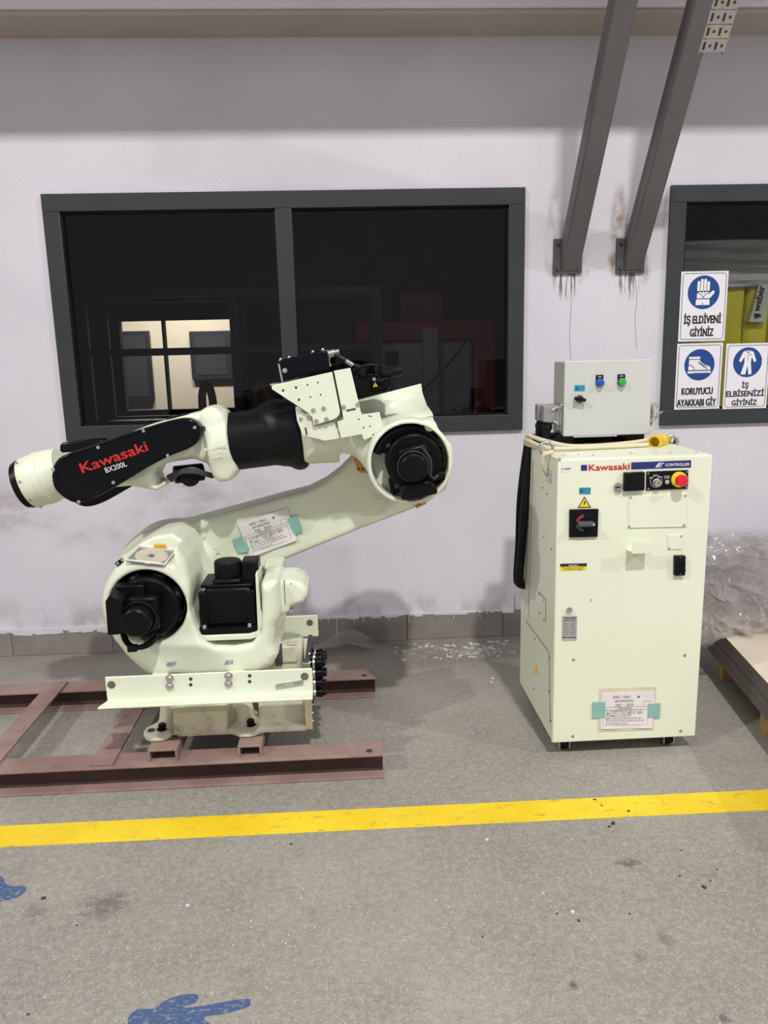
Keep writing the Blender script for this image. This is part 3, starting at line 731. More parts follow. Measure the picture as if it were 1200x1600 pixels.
pocket = XZ([(297, 880), (297, 955), (304, 978), (316, 1000), (334, 1010), (365, 1012), (394, 1006), (407, 990), (409, 955), (404, 880)], YT)
s.sub(s.poly(pocket, YT-.1, 2.86, .008), .02)
q0 = [W(197, 876, 2.600), W(257, 883, 2.600), W(274, 862, 2.70), W(218, 856, 2.70)]
nr = (q0[1]-q0[0]).cross(q0[3]-q0[0]).normalized(); nr = nr if nr.z > 0 else -nr
dpl = (s.X-q0[0].x)*nr.x+(s.Y-q0[0].y)*nr.y+(s.Z-q0[0].z)*nr.z
s.sub(np.maximum(-(dpl+.007), s.box(-.90, q0[2].x+.012, 2.5, 2.73, .6, 1.1, .002)), .01)
tur = s.build('turret', 'robot_paint', rb)
MB().cyl((J2.x, 2.785, J2.z), (J2.x, 2.80, J2.z), .1335, n=48).build('cavity_liner', 'motor_black', tur)
MB().box(W(444, 920, 2.664).x, W(445, 920, 2.664).x, 2.6635, 2.69, W(444, 945, 2.664).z, W(444, 908, 2.664).z).build('cap_joint', 'cavity_grey', tur)
for v in (913, 919): bolt(W(455, v, 2.675), .007, .009, tur)
bolt(W(456, 953, 2.70), .009, .012, tur)
MB().lathe(W(438, 905, 2.80), W(462, 903, 2.80), [(0, .012), (.004, .0165), (.036, .0165), (.038, .019), (.05, .019), (.052, .012), (.058, .012)], 18).build('cable_gland', 'strut_grey', tur)
MB().cyl(W(402, 894, 2.84), W(433, 902, 2.80), .024, .010, 16).build('cable_boot', 'strut_grey', tur)
MB().tube([W(395, 890, 2.85), W(415, 897, 2.83), W(436, 904, 2.80)], .009).build('cable', 'cable_grey', tur)
for v in (900, 909): bolt(W(428, v, 2.70), .004, .006, tur)
MB().box(*[W(429, 1020, 2.68).x, W(440, 1020, 2.68).x], 2.68, 2.74, W(430, 1042, 2.68).z, W(430, 1014, 2.68).z).build('stopper', 'dark_steel', tur, .006)
for (u, v) in ((267, 1039), (358, 1036)): [scribble('ink_stamp', 'stamp_ink', tur, (u-7+k, v+3-2.4*k), (u+7+k, v+2-2.4*k), 2.4, YT-.006, .0006, 3*k, .55) for k in range(3)]
# level block on the shoulder
A = W(187, 878, 2.63); MB().box(-.014, .014, -.01, .01, -.007, .007, Matrix.Translation(A) @ Matrix.Rotation(-math.radians(36), 4, 'Y')).build('level_block', 'black_satin', tur, .002)
for du in (-3, 4): bolt(W(187+du, 878-du*.72, 2.618), .0035, .004, tur, 'steel')
# --- shoulder motor (axis towards the viewer)
sm = MB().lathe((J2.x, 2.80, J2.z), (J2.x, 2.5, J2.z), [(0, .128), (.05, .128), (.05, .105), (.16, .105), (.165, .112), (.20, .112), (.21, .102)], 40).build('shoulder_motor', 'motor_black', rb, .003)
for k in range(8):
    a = math.pi/8+k*math.pi/4
    MB().box(-.022, .022, 2.62, 2.78, .088, .122, Matrix.Translation((J2.x, 0, J2.z)) @ Matrix.Rotation(a, 4, 'Y')).build('motor_rib', 'motor_black', sm, .004)
    if k % 2: bolt((J2.x+.108*math.sin(a), 2.62, J2.z+.108*math.cos(a)), .008, .01, sm, 'dark_steel')
MB().box(J2.x-.062, J2.x+.055, 2.53, 2.60, J2.z-.06, J2.z+.062).build('encoder_base', 'motor_black', sm, .014)
MB().lathe((J2.x-.002, 2.54, J2.z-.004), (J2.x-.002, 2.44, J2.z-.004), [(0, .056), (.03, .056), (.035, .050), (.085, .048), (.09, .042)], 32).build('encoder_cap', 'motor_black', sm)
MB().torus((J2.x-.002, 2.505, J2.z-.004), (0, 1, 0), .056, .005, 32, 8).build('cap_ring', 'black_rubber', sm)
A, Bb = W(164, 936, 2.48), W(192, 993, 2.48)
MB().prism(XZ([(164, 940), (171, 930), (191, 938), (193, 985), (186, 992), (168, 993)], 2.48), 2.48, 2.62).build('terminal_box', 'motor_black', sm, .004)
MB().box(A.x+.01, Bb.x+.06, 2.56, 2.61, A.z-.03, A.z+.02).build('terminal_neck', 'motor_black', sm, .006)
MB().tube([W(190, 985, 2.54), W(194, 1000, 2.53), W(205, 1011, 2.52), (W(222, 1012, 2.52)), W(236, 1006, 2.53), W(243, 996, 2.55), W(240, 985, 2.57)], .007).build('motor_cable', 'black_rubber', sm)
MB().tube([W(195, 990, 2.55), W(202, 1004, 2.54), W(214, 1010, 2.53), W(230, 1005, 2.54), W(240, 995, 2.56)], .005).build('motor_cable', 'black_rubber', sm)
A = W(207, 1013, 2.515); MB().box(A.x-.016, A.x+.016, 2.505, 2.53, A.z-.011, A.z+.011).build('cable_clip', 'black_rubber', sm, .003)
MB().cyl(W(242, 993, 2.56), W(242, 993, 2.60), .010, n=12).build('plug_nut', 'dark_steel', sm)
# --- vertical slew motor in the pocket
YM1 = 2.655
a, b = W(311, 960, YM1), W(398, 960, YM1); zb_, zt_ = W(350, 984, YM1).z, W(350, 920, YM1).z
x0, x1 = a.x, b.x; cx = (x0+x1)/2
vm = MB().box(x0+.022, x1-.012, YM1+.006, YM1+.165, zb_+.012, zt_).build('slew_motor', 'motor_black', rb, .010)
for (xx, dx) in ((x0+.002, .03), (x1-.028, .03)):
    for yy in (YM1, YM1+.14): MB().box(xx, xx+dx, yy, yy+.03, zb_+.012, zt_-.012).build('corner_rib', 'motor_black', vm, .004)
MB().prism([(x0-.004, YM1-.012), (x0+.02, YM1-.026), (x1-.02, YM1-.026), (x1+.006, YM1-.004), (x1+.006, YM1+.17), (x0-.004, YM1+.17)], zb_-.008, zb_+.012, Matrix(((1, 0, 0, 0), (0, 0, 1, 0), (0, 1, 0, 0), (0, 0, 0, 1)))).build('motor_flange', 'motor_black', vm, .002)
MB().prism([(x0-.004, YM1-.016), (x0+.018, YM1-.034), (x1-.015, YM1-.034), (x1+.016, YM1-.006), (x1+.016, YM1+.18), (x0-.004, YM1+.18)], zb_-.028, zb_-.008, Matrix(((1, 0, 0, 0), (0, 0, 1, 0), (0, 1, 0, 0), (0, 0, 0, 1)))).build('mount_plate', 'robot_paint', vm, .003)
for xx in (x0+.018, x1-.02): bolt((xx, YM1-.008, zb_+.012), .007, .012, vm, 'steel', 'z')
for xx in (x0+.016, x1-.02): bolt((xx, YM1+.012, zt_-.014), .006, .008, vm, 'dark_steel', 'z')
MB().box(x0+.008, x1-.004, YM1+.012, YM1+.17, zt_-.001, zt_+.012).build('top_plate', 'motor_black', vm, .006)
ccx = W(357, 900, 2.72).x
MB().box(ccx-.052, ccx+.052, 2.668, 2.77, zt_+.012, zt_+.03).build('cap_base', 'motor_black', vm, .008)
MB().lathe((ccx, 2.722, zt_+.03), (ccx, 2.722, zt_+.1), [(0, .048), (.004, .05), (.052, .049), (.058, .045)], 32).build('encoder_cap', 'motor_black', vm)
MB().box(x1-.045, x1+.016, 2.70, 2.79, zb_+.03, zt_+.085).build('terminal_box', 'motor_black', vm, .006)
MB().prism([(x1+.006, zb_-.02), (x1+.014, zb_-.02), (x1+.034, zb_+.05), (x1+.022, zb_+.06), (x1+.018, zt_+.05), (x1+.010, zt_+.05)], 2.66, 2.80).build('side_bracket', 'robot_paint', vm, .002)
# --- lower arm (link behind the turret)
YL = 3.0
s = SDF((-1.0, YL-.03, .45), (.46, YL+.24, 1.36), .007)
link_pts = XZ([(196, 905), (205, 870), (222, 848), (250, 832), (300, 816), (360, 800), (440, 778), (480, 768), (508, 754), (530, 738), (550, 718), (575, 690), (620, 670), (670, 675), (702, 710), (700, 750), (675, 782), (640, 798), (553, 831), (470, 865), (407, 891), (360, 920), (330, 950), (290, 975), (240, 980), (205, 950)], YL)
s.add(s.poly(link_pts, YL, YL+.17, .016))
A = W(300, 880, YL); J2b = Vector((J2.x, YL, J2.z))
s.add(s.cyl((J2.x-.02, YL-.02, J2.z), (J2.x-.02, YL+.19, J2.z), .20, rd=.02), .03)
arm2 = s.build('lower_arm', 'robot_paint', rb)
p = W(314, 836, YL); MB().lathe((p.x, YL+.01, p.z), (p.x, YL-.02, p.z), [(0, .021), (.016, .021), (.02, .017)], 24).build('plug_boss', 'robot_paint', arm2)
for u, v in ((327, 884), (332, 894), (319, 872)):
    p = W(u, v, YL-.022); MB().cyl((p.x, YL-.0215, p.z), (p.x, YL-.018, p.z), .008, n=14).build('tapped_hole', 'dirt_black', arm2)
for (pts) in ([(242, 849), (259, 848), (262, 857), (243, 858)], [(274, 858), (284, 857), (294, 864), (282, 872), (273, 868)]):
    o = MB().prism(XZ(pts, 2.74), 2.72, 2.76).build('stop_block', 'orange_part', tur, .004)
for (pts) in ([(553, 718), (563, 714), (574, 722), (576, 740), (560, 738)], [(652, 787), (668, 780), (666, 788), (650, 795)]):
    MB().prism(XZ(pts, YL-.012), YL-.012, YL+.02).build('stop_block', 'orange_part', arm2, .003)
for u, v in ((560, 733), (567, 733), (655, 787)): bolt(W(u, v, YL-.013), .004, .005, arm2, 'dark_steel')
[MB().torus(W(u, v, YL), (0, 1, 0), .013, .0028, 18, 6).build('cast_mark', 'robot_paint', arm2) for u, v in ((337, 861), (343, 869))]
scribble('cast_mark', 'robot_paint', arm2, (583, 778), (608, 787), 8, YL, .003)
# --- elbow casting with the motor drum
YE = 2.63
J3 = W(641, 723, YE)
s = SDF((-.36, YE-.05, .90), (.46, 3.08, 1.40), .006)
s.add(s.cyl((J3.x, YE, J3.z), (J3.x, 3.0, J3.z), .150, .150, .014))
body = XZ([(466, 640), (520, 632), (600, 662), (650, 676), (684, 694), (660, 760), (600, 755), (574, 733), (553, 715), (530, 708), (500, 713), (478, 721)], 2.77)
s.add(s.poly(body, 2.765, 3.03, .06), .03)
T0, T1 = W(362, 690, 2.89), W(474, 675, 2.89)
axd = (T1-T0).normalized()
s.add(s.cyl(T1-axd*.02, T1+axd*.12, .118, .13, .01), .03)
for (u, v, r) in ((672, 665, .022), (698, 700, .018), (690, 760, .018)):
    p = W(u, v, YE+.02); s.add(s.cyl((p.x, YE+.02, p.z), (p.x, 2.75, p.z), r, rd=.005), .02)
s.sub(s.cyl((J3.x, YE-.1, J3.z), (J3.x, 2.735, J3.z), .134, rd=.004), .008)
elb = s.build('elbow', 'robot_paint', rb)
bolt(W(672, 665, YE+.018), .014, .004, elb, 'robot_paint', 'y', 'plug')
# elbow motor
em = MB().prism([(J3.x+.100*math.cos(t)+.016, J3.z+.100*math.sin(t)) for t in [math.radians(k) for k in range(8, 368, 15)]], 2.64, 2.78).build('elbow_motor', 'motor_black', rb, .008)
Rm = Matrix.Translation((J3.x+.014, 0, J3.z)) @ Matrix.Rotation(math.radians(-12), 4, 'Y')
for sx in (-1, 1):
    for sz in (-1, 1):
        MB().box(sx*.074-.026, sx*.074+.026, 2.68, 2.78, sz*.074-.026, sz*.074+.026, Rm).build('flange_corner', 'motor_black', em, .006)
        q_ = Rm @ Vector((sx*.074, 2.68, sz*.074)); bolt(q_, .007, .008, em, 'dark_steel')
MB().box(-.05, .055, 2.60, 2.66, -.055, .06, Rm).build('encoder_base', 'motor_black', em, .012)
MB().lathe((J3.x+.005, 2.61, J3.z-.006), (J3.x+.005, 2.53, J3.z-.006), [(0, .054), (.03, .054), (.034, .048), (.072, .047), (.077, .041)], 32).build('encoder_cap', 'motor_black', em)
MB().torus((J3.x+.005, 2.575, J3.z-.006), (0, 1, 0), .052, .003, 32, 8).build('cap_ring', 'cable_grey', em)
MB().prism(XZ([(627, 766), (633, 758), (668, 752), (674, 753), (684, 765), (683, 772), (630, 782), (627, 778)], 2.56), 2.56, 2.67).build('terminal_box', 'motor_black', em, .005)
for k, (dr, y) in enumerate(((.118, 2.655), (.106, 2.66), (.124, 2.69))):
    pts = [(J3.x+dr*math.cos(t)-.003*k, y+.004*k, J3.z+dr*math.sin(t)) for t in [math.radians(d) for d in range(25-20*k, 166, 10)]]
    MB().tube(pts, .0075, 8, 2).build('motor_cable', 'black_rubber', em)
MB().tube([W(660, 700, 2.58), W(671, 716, 2.58), (W(673, 730, 2.58)), W(672, 742, 2.58), W(678, 748, 2.59), W(684, 742, 2.60)], .0055).build('motor_cable', 'cable_grey', em)
A = W(689, 743, 2.64); MB().box(A.x-.014, A.x+.014, 2.63, 2.66, A.z-.014, A.z+.014).build('plug', 'black_rubber', em, .004)
# --- black sleeve on the forearm
s = SDF((-.66, 2.70, .93), (-.10, 3.08, 1.42), .006)
s.add(s.cyl(T0, T1, .108, .110, .006))
hb = W(440, 640, 2.89)
s.add(s.cyl(T0+axd*.17, T1+axd*.0, .110, .126, .02), .03)
s.add(s.cyl(W(430, 655, 2.89), W(445, 636, 2.89), .07, .055, .02), .05)
s.add(s.cyl(W(452, 702, 2.89), W(470, 696, 2.89), .085, .085, .02), .03)
sleeve = s.build('forearm_sleeve', 'black_satin', rb)
# --- wrist fork casting
YF = 2.80
s = SDF((-1.22, 2.70, .86), (-.36, 3.10, 1.34), .006)
fork = XZ([(104, 722), (135, 702), (167, 690), (233, 664), (300, 646), (324, 641), (350, 648), (360, 690), (371, 732), (360, 746), (344, 750), (334, 739), (323, 723), (303, 717), (270, 721), (250, 730), (243, 742), (247, 756), (263, 747), (262, 757), (247, 766), (207, 758), (160, 762), (118, 770), (100, 748)], 2.84)
s.add(s.poly(fork, 2.80, 2.985, .03))
s.add(s.cyl(T0-axd*.075, T0+axd*.004, .125, .119, .012), .03)
for v_, dy in ((650, 0), (738, 0)):
    p = W(330 if v_ == 650 else 350, v_, 2.80); s.add(s.cyl((p.x, 2.80, p.z), (p.x, 2.98, p.z), .03, rd=.01), .03)
s.sub(s.poly(XZ([(246, 742), (256, 728), (300, 719), (324, 727), (330, 745), (262, 752)], 2.80), 2.7, 3.1, .004), .01)
fk = s.build('wrist_fork', 'robot_paint', rb)
scribble('cast_lettering', 'robot_paint', fk, (319, 705), (354, 699), 4.6, 2.772, .006); scribble('cast_lettering', 'robot_paint', fk, (332, 717), (348, 714), 4.6, 2.778, .006)
scribble('cast_lettering', 'robot_paint', fk, (328, 711), (350, 707), 4.6, 2.775, .006)
p = W(318, 669, 2.785); MB().cyl((p.x, 2.775, p.z), (p.x, 2.80, p.z), .008, n=12).build('plug', 'dark_steel', fk)
# cables and small motor in the fork opening
cb = MB().cyl(W(272, 742, 2.86), W(318, 737, 2.90), .033, n=20).build('wrist_motor', 'motor_black', rb, .004)
MB().lathe(W(297, 745, 2.80), W(297, 745, 2.93), [(0, .036), (.10, .036)], 20).build('motor_end', 'motor_black', cb)
for k in range(4):
    MB().tube([W(262+k*2, 745+k*2, 2.82), W(280, 737-k+2*k, 2.79), W(300, 732+2*k, 2.785), W(318, 738+k, 2.80), W(332, 742+k, 2.84)], .007).build('cable', 'cable_grey', cb)
# --- belt covers with lettering
def cover(pts, Yref, y0, y1, name):
    P = XZ(pts, Yref); P = [(v.x, v.y) for v in (Vector((q_.x, q_.z)) for q_ in catmull([Vector((a, 0, b)) for a, b in P+[P[0]]], 5)[:-1])]
    return MB().prism(P, y0, y1).build(name, 'black_gloss', rb, .009, 3)
cov = [(80, 744), (85, 724), (100, 711), (135, 699), (175, 685), (215, 672), (255, 660), (284, 654), (301, 656), (312, 667), (312, 683), (300, 698), (262, 714), (225, 734), (187, 757), (145, 780), (118, 786), (98, 777), (84, 762)]
cvr = cover(cov, 2.745, 2.745, 2.805, 'belt_cover')
cover([(x+(2 if y < 720 else 14), y+6) for x, y in cov], 2.985, 2.985, 3.04, 'belt_cover')
for u, v in ((83, 734), (153, 699), (224, 673), (304, 668), (262, 712), (177, 754), (123, 784)): bolt(W(u, v, 2.744), .0045, .005, cvr, 'steel', 'y', 'screw')
P_ = [W(x*.93+.07*196+0, y*.93+.07*718, 2.744) for x, y in cov]
MB().tube(P_+[P_[0]], .0022, 6, 4).build('raised_edge', 'black_gloss', cvr)
text_px('brand_lettering', 'Kawasaki', 'red_print', cvr, (129.5, 739), (232, 703.5), 16, 2.744, .028)
text_px('model_lettering', 'BX200L', 'white_print', cvr, (166, 739), (199, 728), 8.5, 2.744, .006)
# small gasket mark and rear cover box above the wrist
MB().prism(XZ([(93, 696), (97, 692), (140, 688), (157, 687), (164, 690), (120, 706), (93, 708)], 2.96), 2.96, 3.03).build('rear_housing', 'black_gloss', rb, .006)
MB().prism(XZ([(258, 656), (262, 652), (290, 646), (293, 649), (280, 653)], 2.86), 2.86, 2.9).build('hose_clip', 'black_satin', rb, .002)
# --- wrist drum and tool flange
D0 = W(100, 736, 2.89); dd = Vector((-math.cos(math.radians(17)), -.02, -math.sin(math.radians(17))))
dr = MB().lathe(D0, D0+dd, [(0, .088), (.03, .096), (.06, .098), (.062, .101), (.085, .101), (.087, .098), (.13, .098), (.138, .094)], 48).build('wrist_drum', 'robot_paint', rb)
MB().lathe(D0+dd*.138, D0+dd, [(0, .093), (.012, .093), (.014, .088), (.026, .088), (.028, .06)], 40).build('tool_flange', 'motor_black', dr)
a_ = dd.orthogonal().normalized(); b_ = dd.cross(a_)
for k in range(10):
    t = k*math.pi/5; p = D0+dd*.148+(a_*math.cos(t)+b_*math.sin(t))*.078
    MB().cyl(p, p+dd*.016, .006, n=8).build('flange_bolt', 'dark_steel', dr)
for k in range(8):
    t = k*math.pi/4+.2; p = D0+dd*.125+(a_*math.cos(t)+b_*math.sin(t))*.096
    MB().cyl(p, p+(p-D0-dd*.125).normalized()*.006, .005, n=8).build('screw', 'zinc', dr)
A = W(86, 748, 2.80); MB().cyl(W(78, 752, 2.81), W(84, 750, 2.81), .012, n=12).build('grease_plug', 'dark_steel', dr)
# --- bracket plates, valve box and motor on top of the elbow
YP = 2.735
def plate(pts, y, name, bev=.001, t=.006, m='robot_paint', parent=rb):
    return MB().prism(XZ(pts, y), y, y+t).build(name, m, parent, bev)
pa = plate([(424.6, 602), (519, 581), (531, 641), (530.5, 647), (527, 652), (520, 656), (489.7, 664.7), (488, 652), (480.5, 644.5), (424.6, 608)], YP-.016, 'box_bracket')
pb = plate([(521.5, 579.5), (547.4, 574.8), (565, 648), (593, 643.6), (600.6, 675.6), (568.5, 687.6), (565, 678.4), (533, 684.8), (527, 659), (537, 655.5)], YP-.008, 'motor_bracket')
pc = plate([(461, 634), (466, 648), (485, 645.5), (489.7, 666.5), (522.7, 659), (531, 684.8), (508, 688.9), (473, 680), (464, 657)], YP, 'arm_bracket')
plate([(461, 634), (484, 645), (500, 655), (540, 652), (535, 600), (480, 620)], YP+.008, 'back_plate', m='cavity_grey')
for u, v, r in ((442.4, 610, .0045), (462.5, 605.5, .0045), (480.5, 601.3, .003), (496.6, 597.6, .003), (467, 624.5, .0045), (485, 620.4, .003), (501, 616.7, .003)):
    p = W(u, v, YP-.0165); MB().cyl((p.x, p.y-.0002, p.z), (p.x, p.y+.003, p.z), r, n=12).build('hole', 'dirt_black', pa)
for u, v in ((489.5, 641), (505.6, 638), (494, 658), (510, 655)): bolt(W(u, v, YP-.017), .0055, .006, pa)
for u, v in ((470, 655), (482, 653)): bolt(W(u, v, YP-.001), .0045, .005, pc)
for u, v in ((576.5, 650), (580, 650.6), (560.5, 655), (568, 668), (578, 666), (583, 679)):
    p = W(u, v, YP-.0085); MB().cyl((p.x, p.y-.0002, p.z), (p.x, p.y+.003, p.z), .0028, n=10).build('hole', 'dirt_black', pb)
for u, v in ((537, 636), (559, 632)): bolt(W(u, v, YP-.009), .0055, .006, pb)
for pts, par in (([(541, 640.5), (555, 637.5), (556, 640), (542, 643)], pb), ([(476, 668), (478.5, 668), (480.5, 679), (478, 680)], pc)):
    y = YP-.0092 if par is pb else YP-.0012
    MB().prism(XZ(pts, y), y, y+.003).build('slot', 'dirt_black', par)
plate([(570, 689), (590, 683), (590, 690), (583, 702), (580, 718), (574, 718), (571, 705)], YP+.03, 'lower_strap')
for u, v in ((577, 700), (584, 697), (576, 707)): bolt(W(u, v, YP+.028), .003, .003, rb, 'dark_steel', 'y', 'screw')
# valve box
YVB = 2.75
vb = MB().prism(XZ([(436, 566), (439, 562), (505, 547.5), (512, 549), (516, 575), (441, 596)], YVB), YVB, YVB+.20).build('valve_box', 'black_gloss', rb, .005)
MB().prism(XZ([(434, 569), (436.5, 568.5), (443, 596.5), (440, 597.5)], YVB-.002), YVB-.002, YVB+.20).build('end_flange', 'steel', vb, .001)
bolt(W(445, 579, YVB-.001), .006, .006, vb, 'steel')
for u, v in ((438.5, 561), (452, 557.5), (489, 549), (504.5, 545.5)): bolt(W(u, v+2, YVB+.03), .005, .007, vb, 'steel', 'z')
p = W(511, 554, YVB+.06); MB().lathe(p, p+Vector((.05, 0, .012)), [(0, .016), (.01, .016), (.01, .013), (.03, .013), (.032, .009), (.045, .009)], 14).build('cable_plug', 'steel', vb)
for k in range(3): bolt(W(512.5+k, 563+4*k, YVB+.03), .004, .006, vb, 'steel', 'x')
p = W(432, 599, YVB+.02); MB().box(p.x-.02, p.x+.03, YVB-.01, YVB+.15, p.z-.006, p.z).build('foot_plate', 'steel', vb, .001)
# wrist drive motor lying along the arm
YV = 2.78
wm = MB().prism(XZ([(549, 588), (592, 580), (603, 584), (612, 596), (606, 612), (556, 624)], YV), YV, YV+.13).build('roll_motor', 'motor_black', rb, .006)
MB().prism(XZ([(578, 594), (611, 588), (613, 604), (582, 611)], YV-.012), YV-.012, YV+.05).build('encoder_housing', 'motor_black', wm, .004)
MB().prism(XZ([(583, 605), (590, 603.5), (586, 597)], YV-.0135), YV-.0135, YV-.011).build('warning_triangle', 'warn_yellow', wm)
MB().prism(XZ([(585.6, 604), (587.4, 603.6), (586.4, 599)], YV-.0142), YV-.0142, YV-.0125).build('warning_mark', 'black_print', wm)
pl = W(520, 553, YVB+.06)
MB().tube([pl, W(533, 558, YV), W(546, 567, YV-.01), W(560, 572, YV-.01), W(575, 574, YV), W(595, 576, YV), W(612, 580, YV)], .0055).build('cable', 'cable_grey', wm)
p = W(546, 567, YV-.011); MB().cyl(p-Vector((.012, 0, -.008)), p+Vector((.012, 0, -.008)), .008, n=12).build('cable_joint', 'steel', wm)
for k in range(5):
    MB().tube([W(552, 578+3*k, YV+.02*k), W(565, 573+3*k, YV-.012), W(580, 570+4*k, YV-.016+.01*k), W(597, 573+3*k, YV-.01), W(611, 578+2*k, YV)], .006).build('cable', 'black_rubber', wm)
for k in range(2):
    MB().tube([W(586+4*k, 571, YV-.02), W(590-3*k, 580, YV-.024), W(585+8*k, 590, YV-.02), W(596+3*k, 596, YV-.02)], .005).build('cable', 'black_rubber', wm)
p = W(617, 581, YV-.005); MB().lathe(p-Vector((.035, 0, .006)), p+Vector((.04, 0, .007)), [(0, .011), (.02, .016), (.04, .019), (.06, .018), (.066, .012)], 14).build('cable_plug', 'black_rubber', wm)
bolt(W(585, 592, YV-.02), .005, .006, wm, 'steel')
# cream cable trough behind the plates
def trough(pf, ys, name):
    """sheet bent along pf: list of (left px, right px) rows with own depth"""
    mb = MB(); L_ = [W(a[0], a[1], y) for (a, b), y in zip(pf, ys)]; R_ = [W(b[0], b[1], y) for (a, b), y in zip(pf, ys)]
    n = len(L_); mb.add(L_+R_, [(i, i+1, i+1+n, i+n) for i in range(n-1)])
    o = mb.build(name, 'robot_paint', rb); m_ = o.modifiers.new('thick', 'SOLIDIFY'); m_.thickness = .006; m_.offset = 0; return o
trough([((556, 626), (658, 599.5)), ((560, 640), (660, 614)), ((565, 655), (667, 634)), ((573, 664), (675, 645)), ((575, 669), (677, 650))], [3.0, 2.99, 2.97, 2.79, 2.775], 'cable_trough')
plate([(596, 661), (635, 654.5), (637, 662), (676, 651.5), (678, 656), (640, 667), (634, 664), (598, 672)], 2.748, 'trough_front', t=.008)

# ------------------------------------------------------------------ things lying on / taped to the robot
def notice(name, label, quad, Y, lines, tapes, sleeve=None, stampbox=None):
    """paper sheet taped to a surface facing -Y; quad = TL, TR, BR, BL px"""
    c_ = W(sum(q_[0] for q_ in quad)/4, sum(q_[1] for q_ in quad)/4, Y); t = thing(name, label, 'paper notice', c_)
    if sleeve: MB().prism(XZ(sleeve, Y), Y-.001, Y).build('plastic_sleeve', 'sleeve', t)
    tl, tr_, br, bl = [W(u, v, Y-.002) for u, v in quad]; mb = MB(); n_, m_ = 12, 8; vs_ = []
    for j in range(m_+1):
        for i in range(n_+1):
            a, b = i/n_, j/m_; p = (tl*(1-a)+tr_*a)*(1-b)+(bl*(1-a)+br*a)*b
            lift = .003*b**4*(1+math.sin(a*9))*.6
            vs_.append(p+Vector((0, -lift, 0)))
    mb.add(vs_, [(j*(n_+1)+i, j*(n_+1)+i+1, (j+1)*(n_+1)+i+1, (j+1)*(n_+1)+i) for j in range(m_) for i in range(n_)])
    sh = mb.build('sheet', 'paper', t); sh.data.polygons.foreach_set('use_smooth', [False]*len(sh.data.polygons)); m2 = sh.modifiers.new('thick', 'SOLIDIFY'); m2.thickness = .0008; m2.offset = 1
    for body, a, b, cap, mt in lines:
        A = tl.lerp(tr_, a[0]).lerp(bl.lerp(br, a[0]), a[1]); B = tl.lerp(tr_, b[0]).lerp(bl.lerp(br, b[0]), b[1])
        up = Vector((0, -.0026, 0)); text_obj('print', body, mt, sh, A+up, B+up, cap, 0)
    bl_ = lambda a, b: tl.lerp(tr_, a).lerp(bl.lerp(br, a), b)+Vector((0, -.0024, 0))
    for A, B in (((.04, .40), (.96, .40)), ((.04, .475), (.96, .475)), ((.04, .90), (.90, .90)), ((.04, .40), (.04, .90)), ((.90, .475), (.90, .90)), ((.80, .26), (.93, .26)), ((.80, .26), (.80, .40)), ((.93, .26), (.93, .40))):
        MB().tube([bl_(*A), bl_(*B)], .0004, 4, 0).build('rule', 'grey_print', sh)
    for q_ in tapes: MB().prism(XZ(q_, Y-.0045), Y-.0045, Y).build('tape', 'teal_tape', t)
    return t
JP = ['ケーブルを接続する前にS/Nが一致していることを', '確認して下さい。万一違って接続すると、動作中', 'または損傷することがあります。']
def lines(title, sub):
    r = [(title, (.22, .155), (.54, .155), .009, 'black_print'), ('BX200LFE42', (.26, .26), (.60, .26), .008, 'black_print'), (sub, (.27, .375), (.60, .375), .009, 'black_print'),
         ('警告 (WARNING)', (.32, .455), (.58, .455), .006, 'black_print')]
    for k, j in enumerate(JP): r.append((j, (.10, .53+.065*k), (.78-(.0, -.01, .2)[k], .53+.065*k), .0066, 'black_print'))
    for k, j in enumerate(('Before connecting cables,check that the', 'S/N is identical on the controller and on the', 'arm,or damage may result.')): r.append((j, (.09, .725+.07*k), ((.77, .83, .52)[k], .725+.07*k), .0062, 'black_print'))
    r.append(('■', (.68, .16), (.715, .16), .006, 'black_print'))
    return r
notice('paper_notice', 'white paper notice taped to the lower arm of the robot with teal tape', [(370.5, 818), (449, 794), (464, 844), (391, 871)], 2.995,
       lines('KRG－DELI', 'S/N   3253'), [[(363.5, 843), (378, 838), (390, 858), (388, 862), (371, 864)], [(449, 810), (465, 805), (473, 830), (459, 835)]])
# disc in a clear case on the turret shoulder
q0 = [W(197, 876, 2.600), W(257, 883, 2.600), W(274, 862, 2.70), W(218, 856, 2.70)]
nr = (q0[1]-q0[0]).cross(q0[3]-q0[0]).normalized(); nr = nr if nr.z > 0 else -nr
dc = thing('disc_case', 'clear plastic disc case holding a silver disc on the robot turret', 'disc case', sum(q0, Vector())/4)
MB().hull8([p-nr*.001 for p in q0], [p-nr*.004 for p in q0]).build('tray', 'silver_label', dc)
ctr = sum(q0, Vector())/4; e1 = (q0[1]-q0[0]).normalized(); 
MB().lathe(ctr, ctr+nr, [(0, .056), (.0015, .056)], 40).build('disc', 'disc_silver', dc)
MB().lathe(ctr+nr*.0016, ctr+nr, [(0, .011), (.001, .011)], 20).build('disc_hub', 'grey_print', dc)
MB().hull8([p+nr*.010 for p in q0], [p+nr*.008 for p in q0]).build('lid', 'clear_case', dc)
for a, b in ((0, 1), (1, 2), (2, 3), (3, 0)):
    MB().tube([q0[a]+nr*.003, q0[b]+nr*.003], .0035, 6, 0).build('edge', 'paper', dc)

